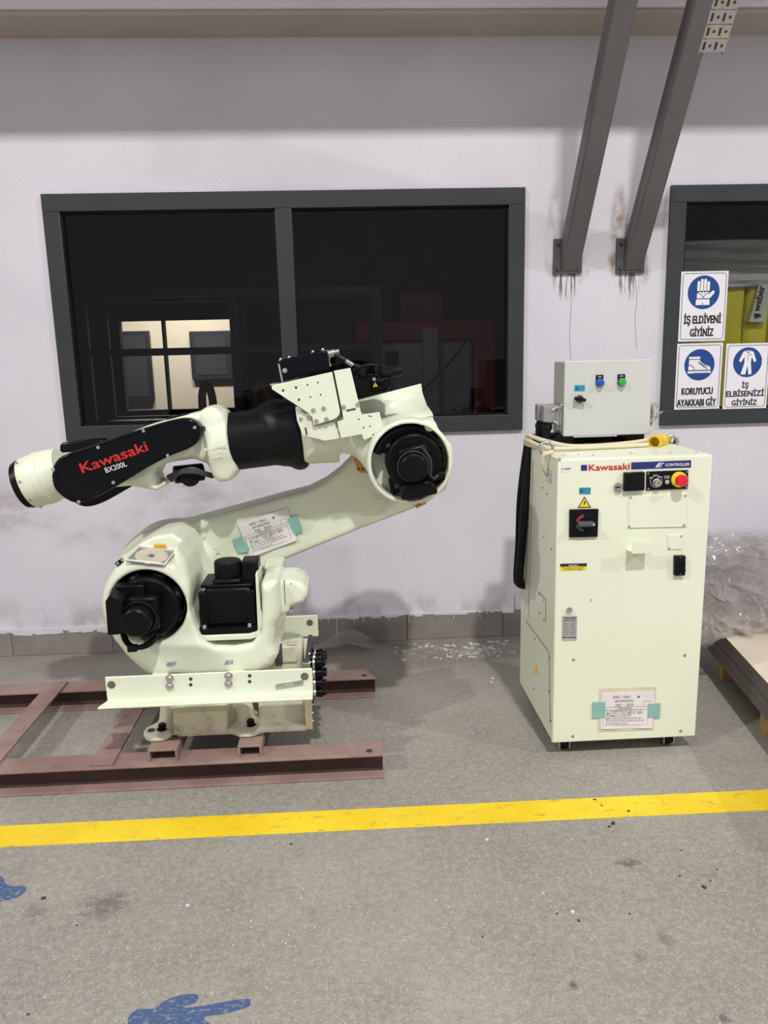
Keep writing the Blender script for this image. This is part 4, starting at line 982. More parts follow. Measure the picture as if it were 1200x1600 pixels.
# ------------------------------------------------------------------ controller cabinet
CX0, CX1, CY0, CY1, CZ0, CZ1 = .736, 1.282, 2.622, 3.17, .062, 1.132
ct = thing('robot_controller', 'cream free-standing robot controller cabinet on casters, right of the robot', 'control cabinet', ((CX0+CX1)/2, (CY0+CY1)/2, 0))
MB().box(CX0, CX1, CY0+.022, CY1, CZ0, CZ1-.004).build('cabinet_body', 'controller_paint', ct, .004)
door = MB().box(CX0-.002, CX1+.002, CY0, CY0+.020, CZ0-.002, CZ1).build('door', 'controller_paint', ct, .005)
top = MB().box(CX0, CX1, CY0+.024, CY1, CZ1-.004, CZ1+.001).build('top_panel', 'controller_paint', ct, .001)
YD = CY0
def dpx(pts, t=.003, name='panel', m='controller_paint', bev=.0008, parent=None, back=.002):
    return MB().prism(XZ(pts, YD-t), YD-t, YD+back).build(name, m, parent or door, bev)
def rect(u0, u1, v0, v1): return [(u0, v0), (u1, v0-(u1-u0)*.02), (u1-(v1-v0)*.03, v1-(u1-u0)*.02), (u0-(v1-v0)*.01, v1)]
dpx(rect(908, 917.5, 726.5, 735.5), .001, 'logo_square', 'navy_print', 0)
text_px('brand_lettering', 'Kawasaki', 'red_print', door, (920, 735.5), (983.5, 733), 10.2, YD-.0005, .03)
bar = dpx([(986.5, 722.5), (1080, 719), (1079.6, 730.6), (986.2, 733.6)], .001, 'name_bar', 'navy_print', 0)
text_px('series_letter', 'E', 'white_print', bar, (1024, 730), (1037, 729.5), 6.8, YD-.0014, .05, shear=.35)
text_px('name_lettering', 'CONTROLLER', 'white_print', bar, (1039.5, 728.6), (1077, 727.3), 4.6, YD-.0014, .022)
# covered port and operation panel
dpx([(976.5, 739), (1008, 737.5), (1007.6, 766.5), (976, 768)], .018, 'port_cover', 'black_satin', .003)
op = dpx([(1010.5, 737), (1075.6, 734.5), (1074.8, 763.6), (1010, 766.4)], .005, 'operation_panel', 'black_satin', .001)
def knob(u, v, r, l, m, name, parent, prof=None, y=YD-.004):
    p = W(u, v, y); pr = prof or [(0, r), (l*.8, r), (l, r*.85)]
    return MB().lathe(p, p+Vector((0, -1, 0)), [(t, q_) for t, q_ in pr], 28).build(name, m, parent)
knob(1025.5, 754, .0145, .018, 'steel', 'key_switch', op, [(0, .0150), (.004, .0150), (.005, .0125), (.018, .0125), (.018, .006), (.012, .005)])
knob(1042, 753, .0078, .006, 'silver_label', 'push_button', op)
for u, v in ((1013, 763.5), (1072.5, 761), (1073, 737.5), (1013, 740)): bolt(W(u, v, YD-.005), .0022, .002, op, 'steel', 'y', 'screw')
text_px('panel_print', 'TEACH', 'white_print', op, (1020, 743.5), (1027, 743.2), 2, YD-.0055); text_px('panel_print', 'REPEAT', 'white_print', op, (1027.5, 746.6), (1035, 746.2), 2, YD-.0055)
text_px('panel_print', 'CONTROL', 'white_print', op, (1037, 745.2), (1047, 745), 2.2, YD-.0055)
text_px('panel_print', 'POWER', 'white_print', op, (1038, 748), (1046, 747.8), 2.2, YD-.0055)
MB().torus(W(1025.5, 752.5, YD-.0052), (0, 1, 0), .021, .0006, 24, 5).build('dial_print', 'white_print', op)
es = knob(1060, 749, .0275, .004, 'warn_yellow', 'emergency_stop', op, [(0, .0275), (.009, .0275), (.011, .0255)])
knob(1060, 749, .02, .05, 'estop_red', 'mushroom_head', es, [(0, .0125), (.020, .0125), (.022, .020), (.036, .0205), (.040, .018), (.041, .0)], YD-.012)
knob(966, 761, .0145, .008, 'hood_alu', 'lock_cap', door, [(0, .0155), (.006, .0150), (.006, .012), (.009, .012)])
sl_ = W(966, 761, YD-.0135); MB().box(sl_.x-.008, sl_.x+.008, sl_.y-.002, sl_.y+.001, sl_.z-.0015, sl_.z+.0015).build('slot', 'black_satin', door)
lb = dpx(rect(905, 923, 762, 772.5), .0008, 'cyan_label', 'label_cyan', 0)
dpx([(906.5, 769), (909, 764.5), (911.5, 769)], .0012, 'label_mark', 'navy_print', 0, lb)
tri = dpx([(902.7, 793.8), (913.3, 775.5), (923.6, 793.2)], .0008, 'hazard_triangle', 'black_print', 0)
dpx([(905, 792.3), (913.3, 778.2), (921.2, 791.9)], .0014, 'hazard_field', 'warn_yellow', 0, tri)
dpx([(914.6, 780.5), (911.2, 786.2), (913.6, 786), (911.6, 791), (916, 784.4), (913.6, 784.5)], .0020, 'hazard_bolt', 'black_print', 0, tri)
sw = dpx(rect(890.5, 935.5, 796.5, 840), .010, 'main_switch', 'black_satin', .002)
knob(913, 817.5, .034, .006, 'motor_black', 'switch_dial', sw, [(0, .034), (.004, .034), (.006, .031)], YD-.009)
for a0, a1, m in ((95, 165, 'knob_red'), (195, 265, 'knob_green')):
    p = W(913, 817.5, YD-.0165); pts = []
    for a in range(a0, a1+1, 10): pts.append((p.x+.031*math.cos(math.radians(a)), p.z+.031*math.sin(math.radians(a))))
    for a in range(a1, a0-1, -10): pts.append((p.x+.021*math.cos(math.radians(a)), p.z+.021*math.sin(math.radians(a))))
    MB().prism(pts, YD-.017, YD-.014).build('dial_mark', m, sw)
p = W(913, 817.5, YD-.015)
MB().box(p.x-.027, p.x+.029, YD-.044, YD-.012, p.z-.008, p.z+.008).build('switch_handle', 'plate_grey', sw, .004)
MB().box(p.x+.022, p.x+.028, YD-.045, YD-.04, p.z-.0025, p.z+.0025).build('pointer', 'white_print', sw)
# blanking plates with screws
pn = dpx(rect(983, 1074, 774.5, 825), .004, 'blank_plate')
for u, v in ((985.5, 777), (1071, 774.5), (983.5, 823), (1069, 820.5)): bolt(W(u, v, YD-.004), .0035, .003, pn, 'zinc', 'y', 'screw')
pn = dpx(rect(1044, 1066.5, 836, 858.8), .003, 'blank_plate')
for u, v in ((1064.5, 837.5), (1045.5, 856.5)): bolt(W(u, v, YD-.003), .0030, .003, pn, 'zinc', 'y', 'screw')
# fold-out hook
a_, b_ = W(977, 866, YD), W(1009, 845, YD)
hk = MB().box(a_.x+.004, b_.x, YD-.055, YD-.0525, W(984, 864, YD-.05).z, W(984, 845, YD-.05).z).build('hook_shelf', 'controller_paint', door, .0008)
MB().box(a_.x+.004, b_.x, YD-.055, YD, W(984, 864, YD-.05).z-.0025, W(984, 864, YD-.05).z).build('hook_floor', 'controller_paint', hk, .0008)
# power outlet
ol = dpx(rect(1055, 1072, 869, 900), .016, 'power_outlet', 'black_satin', .003)
for v in (880, 890): MB().box(*[W(1059, v, YD).x, W(1068, v, YD).x], YD-.0185, YD-.014, W(1060, v+3.2, YD).z, W(1060, v-3.2, YD).z).build('socket', 'motor_black', ol, .001)
for v in (871.5, 897): bolt(W(1063.5, v, YD-.016), .0025, .002, ol, 'dark_steel', 'y', 'screw')
wl = dpx(rect(875.5, 917, 881, 892), .0008, 'warning_label', 'warn_yellow', 0)
dpx(rect(875.5, 917, 881, 885.6), .0012, 'label_header', 'black_print', 0, wl)
scribble('label_print', 'white_print', wl, (888, 884.4), (905, 884.1), 1.6, YD-.0012)
scribble('label_print', 'dirt_black', wl, (879, 888.4), (913, 887.8), 1.3, YD-.0009, fill=.5)
scribble('label_print', 'dirt_black', wl, (882, 890.8), (911, 890.3), 1.3, YD-.0009, fill=.5)
knob(889.5, 953, .0105, .006, 'steel', 'door_lock', door, [(0, .0105), (.005, .0105), (.005, .006), (.004, .004)])
scribble('panel_print', 'white_print', op, (1014.5, 747.5), (1019, 747.3), 1.6, YD-.0052)
npl = dpx(rect(878, 902, 962.5, 1001.5), .001, 'nameplate', 'silver_label', 0)
text_px('nameplate_print', 'Kawasaki', 'black_print', npl, (882, 967), (899, 966.6), 3, YD-.0014, .02)
text_px('nameplate_print', 'Robot Controller', 'black_print', npl, (880, 970.6), (900, 970.2), 2.2, YD-.0014, .01)
for k in range(7):
    scribble('nameplate_print', 'grey_print', npl, (880, 975+2.9*k), (889, 974.8+2.9*k), 1.4, YD-.0012); scribble('nameplate_print', 'grey_print', npl, (891, 974.8+2.9*k), (899, 974.6+2.9*k), 1.4, YD-.0012)
text_px('nameplate_print', '● Kawasaki', 'black_print', npl, (879.5, 997), (899.5, 996.6), 2.8, YD-.0014, .02)
lb = dpx(rect(876.5, 893.5, 729.5, 738), .0008, 'grey_sticker', 'sign_white', 0)
scribble('label_print', 'grey_print', lb, (878, 734), (892, 733.6), 2.4, YD-.0010)
for u, v in ((896, 1031), (1070, 1024), (1063.5, 1142), (895, 1150.5), (874, 717.5)): bolt(W(u, v, YD), .0042, .003, door, 'zinc', 'y', 'screw')
MB().tube([W(924.5, 936, YD), W(923, 938, YD), W(922.5, 941, YD)], .0012, 5).build('scratch', 'dirt_black', door)
# left side details
def spx(pts): return [W_side(u, v) for u, v in pts]
def W_side(u, v):
    d = CF + CR*((u-600)/F_PX) - CU*((v-800)/F_PX); return CAM + d*(CX0/d.x)
def side_line(pts, r=.0018): MB().tube([W_side(u, v)+Vector((-.0002, 0, 0)) for u, v in pts], r, 5, 0).build('panel_seam', 'cavity_grey', ct)
side_line([(822, 970), (858, 1019), (860, 1130)]); side_line([(842, 925), (853, 937), (853, 972)])
side_line([(833, 720), (826, 966)], .0012)
for u, v in ((850, 838), (862, 858), (842, 928), (850, 938), (843, 958), (850, 968), (836, 998), (859, 1027), (858, 1080), (834, 1076), (861, 1126), (848, 762), (855, 772)):
    p = W_side(u, v); MB().lathe(p+Vector((.001, 0, 0)), p+Vector((-1, 0, 0)), [(0, .004), (.003, .0035)], 8).build('screw', 'dark_steel', ct)
q = [W_side(u, v) for u, v in ((834, 1052), (839, 1036), (842, 1052))]; ofs = Vector((-.0012, 0, 0)); mb = MB(); mb.add([p+ofs for p in q]+[p-ofs*.5 for p in q], [(0, 1, 2), (5, 4, 3), (0, 3, 4, 1), (1, 4, 5, 2), (2, 5, 3, 0)]); mb.build('hazard_sticker', 'warn_yellow', ct)
q = [W_side(u, v) for u, v in ((854, 732), (861, 735), (862, 756), (855, 751))]; mb = MB(); ofs = Vector((-.005, 0, 0)); mb.hull8([p+ofs for p in q], q); mb.build('latch_plate', 'steel', ct, .001)
# casters
for (x, y) in ((CX0+.06, CY0+.06), (CX1-.08, CY0+.06), (CX0+.06, CY1-.06), (CX1-.08, CY1-.06)):
    fork_ = MB().box(x-.022, x+.022, y-.025, y+.02, .045, CZ0).build('caster', 'steel', ct, .002)
    for sx in (-.02, .018): MB().box(x+sx-.002, x+sx+.002, y-.018, y+.03, .012, .05).build('fork_cheek', 'steel', fork_, .001)
    MB().cyl((x-.015, y+.012, .026), (x+.014, y+.012, .026), .026, n=24).build('wheel', 'black_rubber', fork_, .003)
# lifting eyes and top lid details
def eyebolt(u, v, Y):
    p = W(u, v, Y); o = MB().torus(p, (0.15, 1, 0), .023, .0065, 28, 10).build('lifting_eye', 'steel', ct)
    MB().cyl((p.x, Y, CZ1), (p.x, Y, p.z-.02), .013, n=16).build('eye_collar', 'steel', o)
eyebolt(854, 700.5, 2.78); eyebolt(1049, 690, 2.98)
for u, v in ((880, 713), (904, 711), (926, 712), (986, 709), (1047, 708), (1088, 708)): 
    p = WZ(u, v, CZ1); bolt((p.x, p.y, CZ1), .004, .004, top, 'zinc', 'z', 'screw')
p = WZ(896, 709, CZ1); MB().box(p.x-.03, p.x+.03, p.y-.01, p.y+.02, CZ1, CZ1+.003).build('cover_strip', 'controller_paint', top, .001)
# notice on the door
notice('paper_notice', 'paper notice in a clear sleeve taped low on the cream controller door', [(940, 1082), (1023, 1079), (1019, 1137), (938, 1139)], YD-.0012,
       lines('KRG－DELI', 'S/N － 3253'), [[(926, 1098), (946, 1096.5), (945.5, 1121), (925.5, 1122.5)], [(1013, 1100), (1032, 1099), (1031, 1122), (1011.5, 1121)]],
       [(937, 1076), (1025, 1073), (1021, 1140), (934, 1143)])

# ------------------------------------------------------------------ grey switch box on the cabinet
BX0, BX1, BY0, BY1, BZ0, BZ1 = .853, 1.199, 2.98, 3.15, 1.172, 1.463
gb = thing('switch_box', 'light grey wall-type switch box standing on top of the controller', 'switch box', ((BX0+BX1)/2, (BY0+BY1)/2, CZ1))
MB().box(BX0+.004, BX1-.004, BY0+.016, BY1, BZ0+.002, BZ1-.002).build('box_body', 'box_side', gb, .004)
bd = MB().box(BX0, BX1, BY0, BY0+.014, BZ0, BZ1).build('box_door', 'box_grey', gb, .004)
for x in (W(879, 690, 3.04).x, W(989, 685, 3.04).x):
    MB().box(x-.035, x+.035, BY0+.03, BY1-.02, CZ1+.001, BZ0+.003).build('foot', 'black_rubber', gb, .002)
MB().box(BX0+.02, BX1-.03, BY0+.12, BY0+.14, CZ1+.001, CZ1+.02).build('foot_rail', 'black_rubber', gb, .002)
YBX = BY0
for (u, m, nm) in ((937, 'lamp_blue', 'blue_indicator'), (971, 'lamp_green', 'green_indicator')):
    v = 597.5 if u < 950 else 596.5
    bk = MB().prism(XZ([(u-6, v-11.5), (u+6, v-12), (u+6, v+3), (u-6, v+3)], YBX-.002), YBX-.002, YBX+.002).build('legend_plate', 'black_satin', bd, .001)
    scribble('legend_print', 'white_print', bk, (u-3, v-8), (u+3, v-8.1), 1.6, YBX-.0022)
    p = W(u, v+.5, YBX-.002); ix = MB().lathe(p, p+Vector((0, -1, 0)), [(0, .0165), (.006, .0165), (.007, .0150)], 24).build(nm, 'dark_steel', bd)
    MB().lathe(p+Vector((0, -.007, 0)), p+Vector((0, -1, 0)), [(0, .0145), (.008, .0142), (.013, .011), (.015, .0)], 24).build('lens', m, ix)
lb = MB().prism(XZ(rect(897.5, 914, 602, 611.5), YBX-.0008), YBX-.0008, YBX+.001).build('cyan_label', 'label_cyan', bd)
MB().prism(XZ([(899, 608.5), (901.5, 604.5), (904, 608.5)], YBX-.0012), YBX-.0012, YBX).build('label_mark', 'navy_print', lb)
p = W(905, 623.5, YBX); kb = MB().lathe(p, p+Vector((0, -1, 0)), [(0, .015), (.010, .015), (.012, .013)], 24).build('selector_switch', 'dark_steel', bd)
MB().box(-.024, .02, -.028, -.008, -.006, .006, Matrix.Translation(p) @ Matrix.Rotation(math.radians(12), 4, 'Y')).build('selector_handle', 'black_satin', kb, .003)
# multipole connectors left and right
def hood(x, y, s_):
    c_ = MB().box(min(x, x-s_*.012), max(x, x-s_*.012), y-.045, y+.045, BZ0+.02, BZ0+.125).build('connector_frame', 'steel', gb, .002)
    for dz in (.03, .105):
        MB().tube([(x-s_*.008, y-.048, BZ0+.02+dz*.9), (x-s_*.03, y-.052, BZ0+.03+dz*.8), (x-s_*.045, y-.05, BZ0+.05+dz*.5)], .0045, 6).build('locking_lever', 'steel', c_)
    MB().tube([(x-s_*.02, y-.05, BZ0+.03), (x-s_*.026, y-.053, BZ0+.07), (x-s_*.02, y-.05, BZ0+.115)], .004, 6).build('locking_lever', 'steel', c_)
    return c_
hc = hood(BX0+.004, 3.045, 1)
for k, (dy) in enumerate((0, .06)):
    xa = W(847-9*k, 655, 3.02+dy).x; z0_ = W(850, 661, 3.02).z; z1_ = W(850, 634-1*k, 3.02).z
    MB().prism([(xa, z0_+.006), (xa, z1_-.004), (xa+.004, z1_), (BX0-.004, z1_), (BX0-.004, z0_-.004), (xa+.05, z0_-.012), (xa+.045, z0_)], 3.0+dy, 3.045+dy).build('connector_hood', 'hood_alu', hc, .003)
    MB().lathe((xa+.022, 3.022+dy, z0_+.004), (xa+.008, 3.022+dy, z0_-.1), [(0, .02), (.012, .02), (.014, .023), (.028, .023), (.03, .019), (.05, .0185)], 16).build('cable_gland', 'black_rubber', hc)
hr = hood(BX1-.004, 3.06, -1)
MB().box(BX1+.008, BX1+.03, 3.03, 3.09, BZ0+.03, BZ0+.11).build('socket_body', 'hood_alu', hr, .003)
MB().tube([(BX1+.012, 3.01, BZ0+.05), (BX1+.035, 3.0, BZ0+.075), (BX1+.055, 3.0, BZ0+.085)], .004, 6).build('locking_lever', 'steel', hr)
# cables
def cable(name, label, pts, r, m, n=12, k=6): 
    pts = [Vector((p[0], p[1], max(p[2], CZ1+r+.002) if p[0] > CX0-.012 and p[2] > CZ1-.06 else p[2])) for p in pts]
    o = MB().tube(pts, r, n, k).build(name, m); return tag(o, label, 'cable')
z0_ = W(850, 661, 3.02).z
for k, lab in ((0, 'thick black cable hanging from the switch box connector, nearer one'), (1, 'thick black cable hanging from the switch box connector, farther one')):
    dy = .06*k; xa = W(847-9*k, 655, 3.02+dy).x
    cable('power_cable', lab, [(xa+.016, 3.022+dy, z0_-.03), (xa+.008, 3.022+dy, z0_-.07), W(833-6*k, 712, 3.03+dy), W(825-7*k, 740, 3.04+dy), W(820-7*k, 790, 3.05+dy), W(816-5*k, 850, 3.06+dy), W(812-4*k, 897, 3.08+dy), W(813-3*k, 911, 3.10+dy), W(822, 916, 3.12+dy), (CX0+.012, 3.13+.02*k, W(822, 916, 3.12).z-.004)], .0165, 'black_rubber', 14)
WL = lambda u, v, y=2.93: W(u, v, y)
cable('supply_cable', 'cream cable looped along the top of the controller, uppermost run', [W(1012, 688, 2.93), W(985, 692, 2.92), W(940, 700, 2.90), W(890, 697, 2.9), W(852, 689, 2.95), W(836, 684, 3.0), W(826, 680, 3.04), W(824, 684, 3.06), W(832, 689, 3.02)], .0085, 'cable_cream')
cable('supply_cable', 'cream cable lying on the controller top, lowest run through the lifting eye', [W(1012, 697, 2.88), W(975, 701, 2.86), W(920, 705, 2.84), W(870, 703, 2.84), W(845, 697, 2.9), W(828, 690, 2.98), W(821, 688, 3.05), W(824, 694, 3.03), W(840, 700, 2.92)], .0085, 'cable_cream')
cable('supply_cable', 'cream cable tail dropping through the lifting eye down the cabinet side', [W(864, 706, 2.73), W(852, 710, 2.73), W(848, 716, 2.735), W(849, 728, 2.74), W(853, 738, 2.75), W(857, 744, 2.77)], .0085, 'cable_cream')
cable('supply_cable', 'thin black cable running under the switch box', [W(842, 676, 3.06), W(860, 683, 3.07), W(900, 692, 3.06), W(925, 688, 3.1), W(960, 690, 3.12), W(985, 688, 3.12)], .006, 'black_rubber')
cable('supply_cable', 'short black cable bundle coming out of the switch box base', [W(925, 684, 3.06), W(923, 690, 3.05), W(935, 692, 3.02), W(950, 688, 3.04), W(958, 683, 3.06)], .005, 'black_rubber')
# yellow plug
yp = thing('yellow_plug', 'yellow industrial plug lying at the right end of the controller top', 'plug', W(1022, 700, 2.92))
p0_, p1_ = W(1022, 691, 2.87), W(1043, 686.5, 3.0); L_ = (p1_-p0_).length
MB().lathe(p0_, p1_, [(.05, .017), (.012, .020), (0, .0205), (0, .0265), (.02, .0275), (.03, .0245), (.07, .0245), (.072, .027), (.09, .027), (.1, .020), (L_, .016)], 28).build('shell', 'plug_yellow', yp)
for k in range(3):
    MB().tube([p1_+Vector((0, 0, -.004*k)), p1_+Vector((.02, .0, -.02)), p1_+Vector((.035, -.01+.01*k, -.012+.006*k))], .003, 6).build('wire_end', 'cable_grey' if k else 'knob_green', yp)

# ------------------------------------------------------------------ wall struts
for (P, u, ang, lab) in ((P1, 888, 54, 'dark grey square steel strut bolted to the wall, nearer the big window'), (P2, 986, 54, 'dark grey square steel strut bolted to the wall, nearer the right window')):
    st = thing('wall_strut', lab, 'strut', (P.x, YW, P.z), 'slanted wall struts')
    pl = MB().box(P.x-.072, P.x+.072, YW-.014, YW, P.z-.083, P.z+.083).build('anchor_plate', 'plate_grey', st, .002)
    for sx in (-.05, .05):
        for sz in (-.06, .06): bolt((P.x+sx, YW-.014, P.z+sz), .008, .012, pl, 'dark_steel')
    a = .046; x0 = P.x+.012; hz = .078
    y0, z0 = YW-.014, P.z-.075
    top_ = 3.68; run = (top_-(z0+2*hz))/math.tan(math.radians(ang))
    q0 = [Vector((x0-a, y0, z0)), Vector((x0+a, y0, z0)), Vector((x0+a, y0, z0+2*hz)), Vector((x0-a, y0, z0+2*hz))]
    q1 = [Vector((v.x, v.y-run, v.z+(top_-(z0+2*hz)))) for v in q0]
    MB().hull8(q0, q1).build('tube', 'strut_grey', st, .006)
# perforated cable tray rising beside the far strut
d = Vector((0, -.588, .809)).normalized(); xr = Vector((1, 0, 0))
t0 = W(1090, 86, 3.34); t0 = Vector((t0.x, t0.y, t0.z)); nrm = xr.cross(d).normalized()
tray = thing('cable_tray', 'perforated galvanised cable tray rising beside the right-hand strut', 'cable tray', t0)
L_, w_ = .62, .105
for sx in (0, w_): MB().hull8([t0+xr*sx-nrm*.0, t0+xr*(sx+.002), t0+xr*(sx+.002)+d*L_, t0+xr*sx+d*L_], [t0+xr*sx-nrm*.035, t0+xr*(sx+.002)-nrm*.035, t0+xr*(sx+.002)-nrm*.035+d*L_, t0+xr*sx-nrm*.035+d*L_]).build('side_rail', 'zinc', tray)
for k in range(12):
    a_, b_ = .01+k*.05, .01+k*.05+.046
    pa_ = [t0+d*a_, t0+xr*w_+d*a_, t0+xr*w_+d*b_, t0+d*b_]
    pl = MB().hull8(pa_, [v-nrm*.002 for v in pa_]).build('rung_plate', 'zinc' if k % 2 else 'silver_label', tray)
    for j in range(4):
        cx_ = .016+.024*j; lz = (.005 if j % 2 else .014); wz = .005; mid = (a_+b_)/2
        pq = [t0+xr*(cx_-wz)+d*(mid-lz), t0+xr*(cx_+wz)+d*(mid-lz), t0+xr*(cx_+wz)+d*(mid+lz), t0+xr*(cx_-wz)+d*(mid+lz)]
        for sg in (1, -1):
            MB().hull8([v+nrm*.0006*sg if sg > 0 else v-nrm*.0026 for v in pq], [v+nrm*.0001 if sg > 0 else v-nrm*.0021 for v in pq]).build('slot', 'dirt_black', pl)

# ------------------------------------------------------------------ safety signs on the right window
YG = YW-.0215
def sign(label, quad, circ, r, texts):
    c_ = W(sum(q_[0] for q_ in quad)/4, sum(q_[1] for q_ in quad)/4, YG)
    X_ = [W(u, v, YG) for u, v in quad]; x0, x1 = (X_[0].x+X_[3].x)/2, (X_[1].x+X_[2].x)/2; z1, z0 = (X_[0].z+X_[1].z)/2, (X_[2].z+X_[3].z)/2
    t = thing('safety_sign', label, 'sign', (c_.x, YG, z0), 'safety signs on the window')
    b = MB().box(x0, x1, YG-.003, YG, z0, z1).build('board', 'sign_white', t, .0008)
    e = .009; w = .0025; mb = MB(); rr = .014
    ring = []
    for cx_, cz_, a0 in ((x1-e-rr, z1-e-rr, 0), (x0+e+rr, z1-e-rr, 90), (x0+e+rr, z0+e+rr, 180), (x1-e-rr, z0+e+rr, 270)):
        for k in range(5): a = math.radians(a0+22.5*k); ring.append((cx_+rr*math.cos(a), cz_+rr*math.sin(a), math.cos(a), math.sin(a)))
    n = len(ring); y = YG-.0036
    vs_ = [(p[0], y, p[1]) for p in ring]+[(p[0]-p[2]*w, y, p[1]-p[3]*w) for p in ring]+[(p[0], y+.001, p[1]) for p in ring]+[(p[0]-p[2]*w, y+.001, p[1]-p[3]*w) for p in ring]
    mb.add(vs_, [(i, (i+1) % n, (i+1) % n+n, i+n) for i in range(n)]+[(i+2*n, i, (i+1) % n, (i+1) % n+2*n)[::1] for i in range(n)]); mb.build('border', 'black_print', t)
    cc = W(circ[0], circ[1], YG-.003); R = r*.00312
    disc = MB().lathe(cc, cc+Vector((0, -1, 0)), [(0, R), (.001, R)], 48).build('blue_disc', 'sign_blue', t)
    for tx, a, b2, cap in texts: text_px('lettering', tx, 'black_print', t, a, b2, cap, YG-.0032, .045)
    return t, disc, cc, R
def pict(disc, cc, R, pts, m='white_print', lift=.0018, name='pictogram'):
    """pts in disc units (x right, z up)"""
    MB().prism([(cc.x+x*R, cc.z+z*R) for x, z in pts], cc.y-lift, cc.y).build(name, m, disc)
t, dsc, cc, R = sign('white and blue sign reading İŞ ELDİVENİ GİYİNİZ with a glove', [(1064.9, 424.6), (1139, 423), (1131, 532.8), (1058.5, 533.6)], (1099.5, 456.7), 26,
     [('İŞ ELDİVENİ', (1068.5, 506), (1126, 504.2), 12.5), ('GİYİNİZ', (1078, 525.6), (1114, 524.6), 12)])
for x0, x1, z1 in ((-.42, -.26, .68), (-.22, -.05, .80), (-.01, .16, .80), (.20, .36, .66)):
    pict(dsc, cc, R, [(x0, .0), (x1, .0), (x1, z1-.07), (x1-.05, z1), (x0+.05, z1), (x0, z1-.07)])
pict(dsc, cc, R, [(-.42, .08), (.36, .08), (.37, -.1), (.55, .1), (.68, .06), (.66, -.06), (.40, -.36), (-.42, -.36)])
pict(dsc, cc, R, [(-.46, -.42), (.38, -.42), (.40, -.76), (-.48, -.76)])
for (a, b) in (((-.42, -.02), (-.1, -.16)), ((-.1, -.16), (-.04, -.34)), ((.37, -.06), (.1, -.12)), ((.1, -.12), (-.04, -.34)), ((-.06, -.6), (-.05, -.76))):
    dx, dz = b[0]-a[0], b[1]-a[1]; l_ = math.hypot(dx, dz); nx_, nz_ = -dz/l_*.018, dx/l_*.018
    pict(dsc, cc, R, [(a[0]-nx_, a[1]-nz_), (b[0]-nx_, b[1]-nz_), (b[0]+nx_, b[1]+nz_), (a[0]+nx_, a[1]+nz_)], 'sign_blue', .0024, 'pictogram_line')
t, dsc, cc, R = sign('white and blue sign reading KORUYUCU AYAKKABI GİY with a boot', [(1059, 536.7), (1131, 536), (1122, 639), (1052, 640)], (1092.8, 570), 25,
     [('KORUYUCU', (1065, 617), (1113, 615.4), 11), ('AYAKKABI GİY', (1057.5, 635.2), (1118, 633), 11)])
pict(dsc, cc, R, [(-.72, .52), (.02, .52), (.02, .38), (-.72, .38)])
pict(dsc, cc, R, [(-.70, .33), (.0, .33), (.06, .2), (.32, .0), (.55, -.05), (.72, -.16), (.76, -.33), (-.74, -.33)])
pict(dsc, cc, R, [(-.78, -.40), (.78, -.40), (.76, -.54), (-.76, -.54)])
for k in range(5): pict(dsc, cc, R, [(-.10+.1*k, .22-.07*k), (-.05+.1*k, .24-.07*k), (.02+.1*k, .05-.07*k), (-.03+.1*k, .03-.07*k)], 'sign_blue', .0024, 'pictogram_line')
for k in range(10): pict(dsc, cc, R, [(-.35+.1*k, -.50), (-.30+.1*k, -.50), (-.30+.1*k, -.54), (-.35+.1*k, -.54)], 'sign_blue', .0024, 'pictogram_line')
pts = [(-.74+.42*math.sin(math.radians(a)), -.33+.36*math.cos(math.radians(a))) for a in range(0, 91, 15)]; pict(dsc, cc, R, pts+[(x-.03, z-.04) for x, z in pts[::-1]], 'sign_blue', .0024, 'pictogram_line')
pict(dsc, cc, R, [(.48, -.05), (.52, -.06), (.50, -.33), (.46, -.33)], 'sign_blue', .0024, 'pictogram_line')
t, dsc, cc, R = sign('white and blue sign reading İŞ ELBİSENİZİ GİYİNİZ with overalls', [(1136, 536.7), (1203, 536), (1197.4, 638.5), (1127.4, 638.5)], (1168, 566), 24,
     [('İŞ', (1159, 606), (1169, 605.8), 8), ('ELBİSENİZİ', (1134.5, 620), (1193, 618.2), 9), ('GİYİNİZ', (1143, 633.5), (1182, 632.2), 8.2)])
pict(dsc, cc, R, [(-.18, .78), (.18, .78), (.36, .68), (.60, .08), (.44, .0), (.26, .38), (.22, .0), (.32, -.80), (.10, -.82), (.0, -.2), (-.12, -.82), (-.44, -.80), (-.22, .0), (-.24, .38), (-.46, .0), (-.62, .10), (-.36, .68)])
pict(dsc, cc, R, [(-.014, .72), (.014, .72), (.014, .1), (-.014, .1)], 'sign_blue', .0024, 'pictogram_line')
pict(dsc, cc, R, [(.12, .54), (.22, .54), (.22, .48), (.12, .48)], 'sign_blue', .0024, 'pictogram_line')
pict(dsc, cc, R, [(-.18, .78), (0, .66), (.18, .78), (.18, .74), (0, .62), (-.18, .74)], 'sign_blue', .0024, 'pictogram_line')

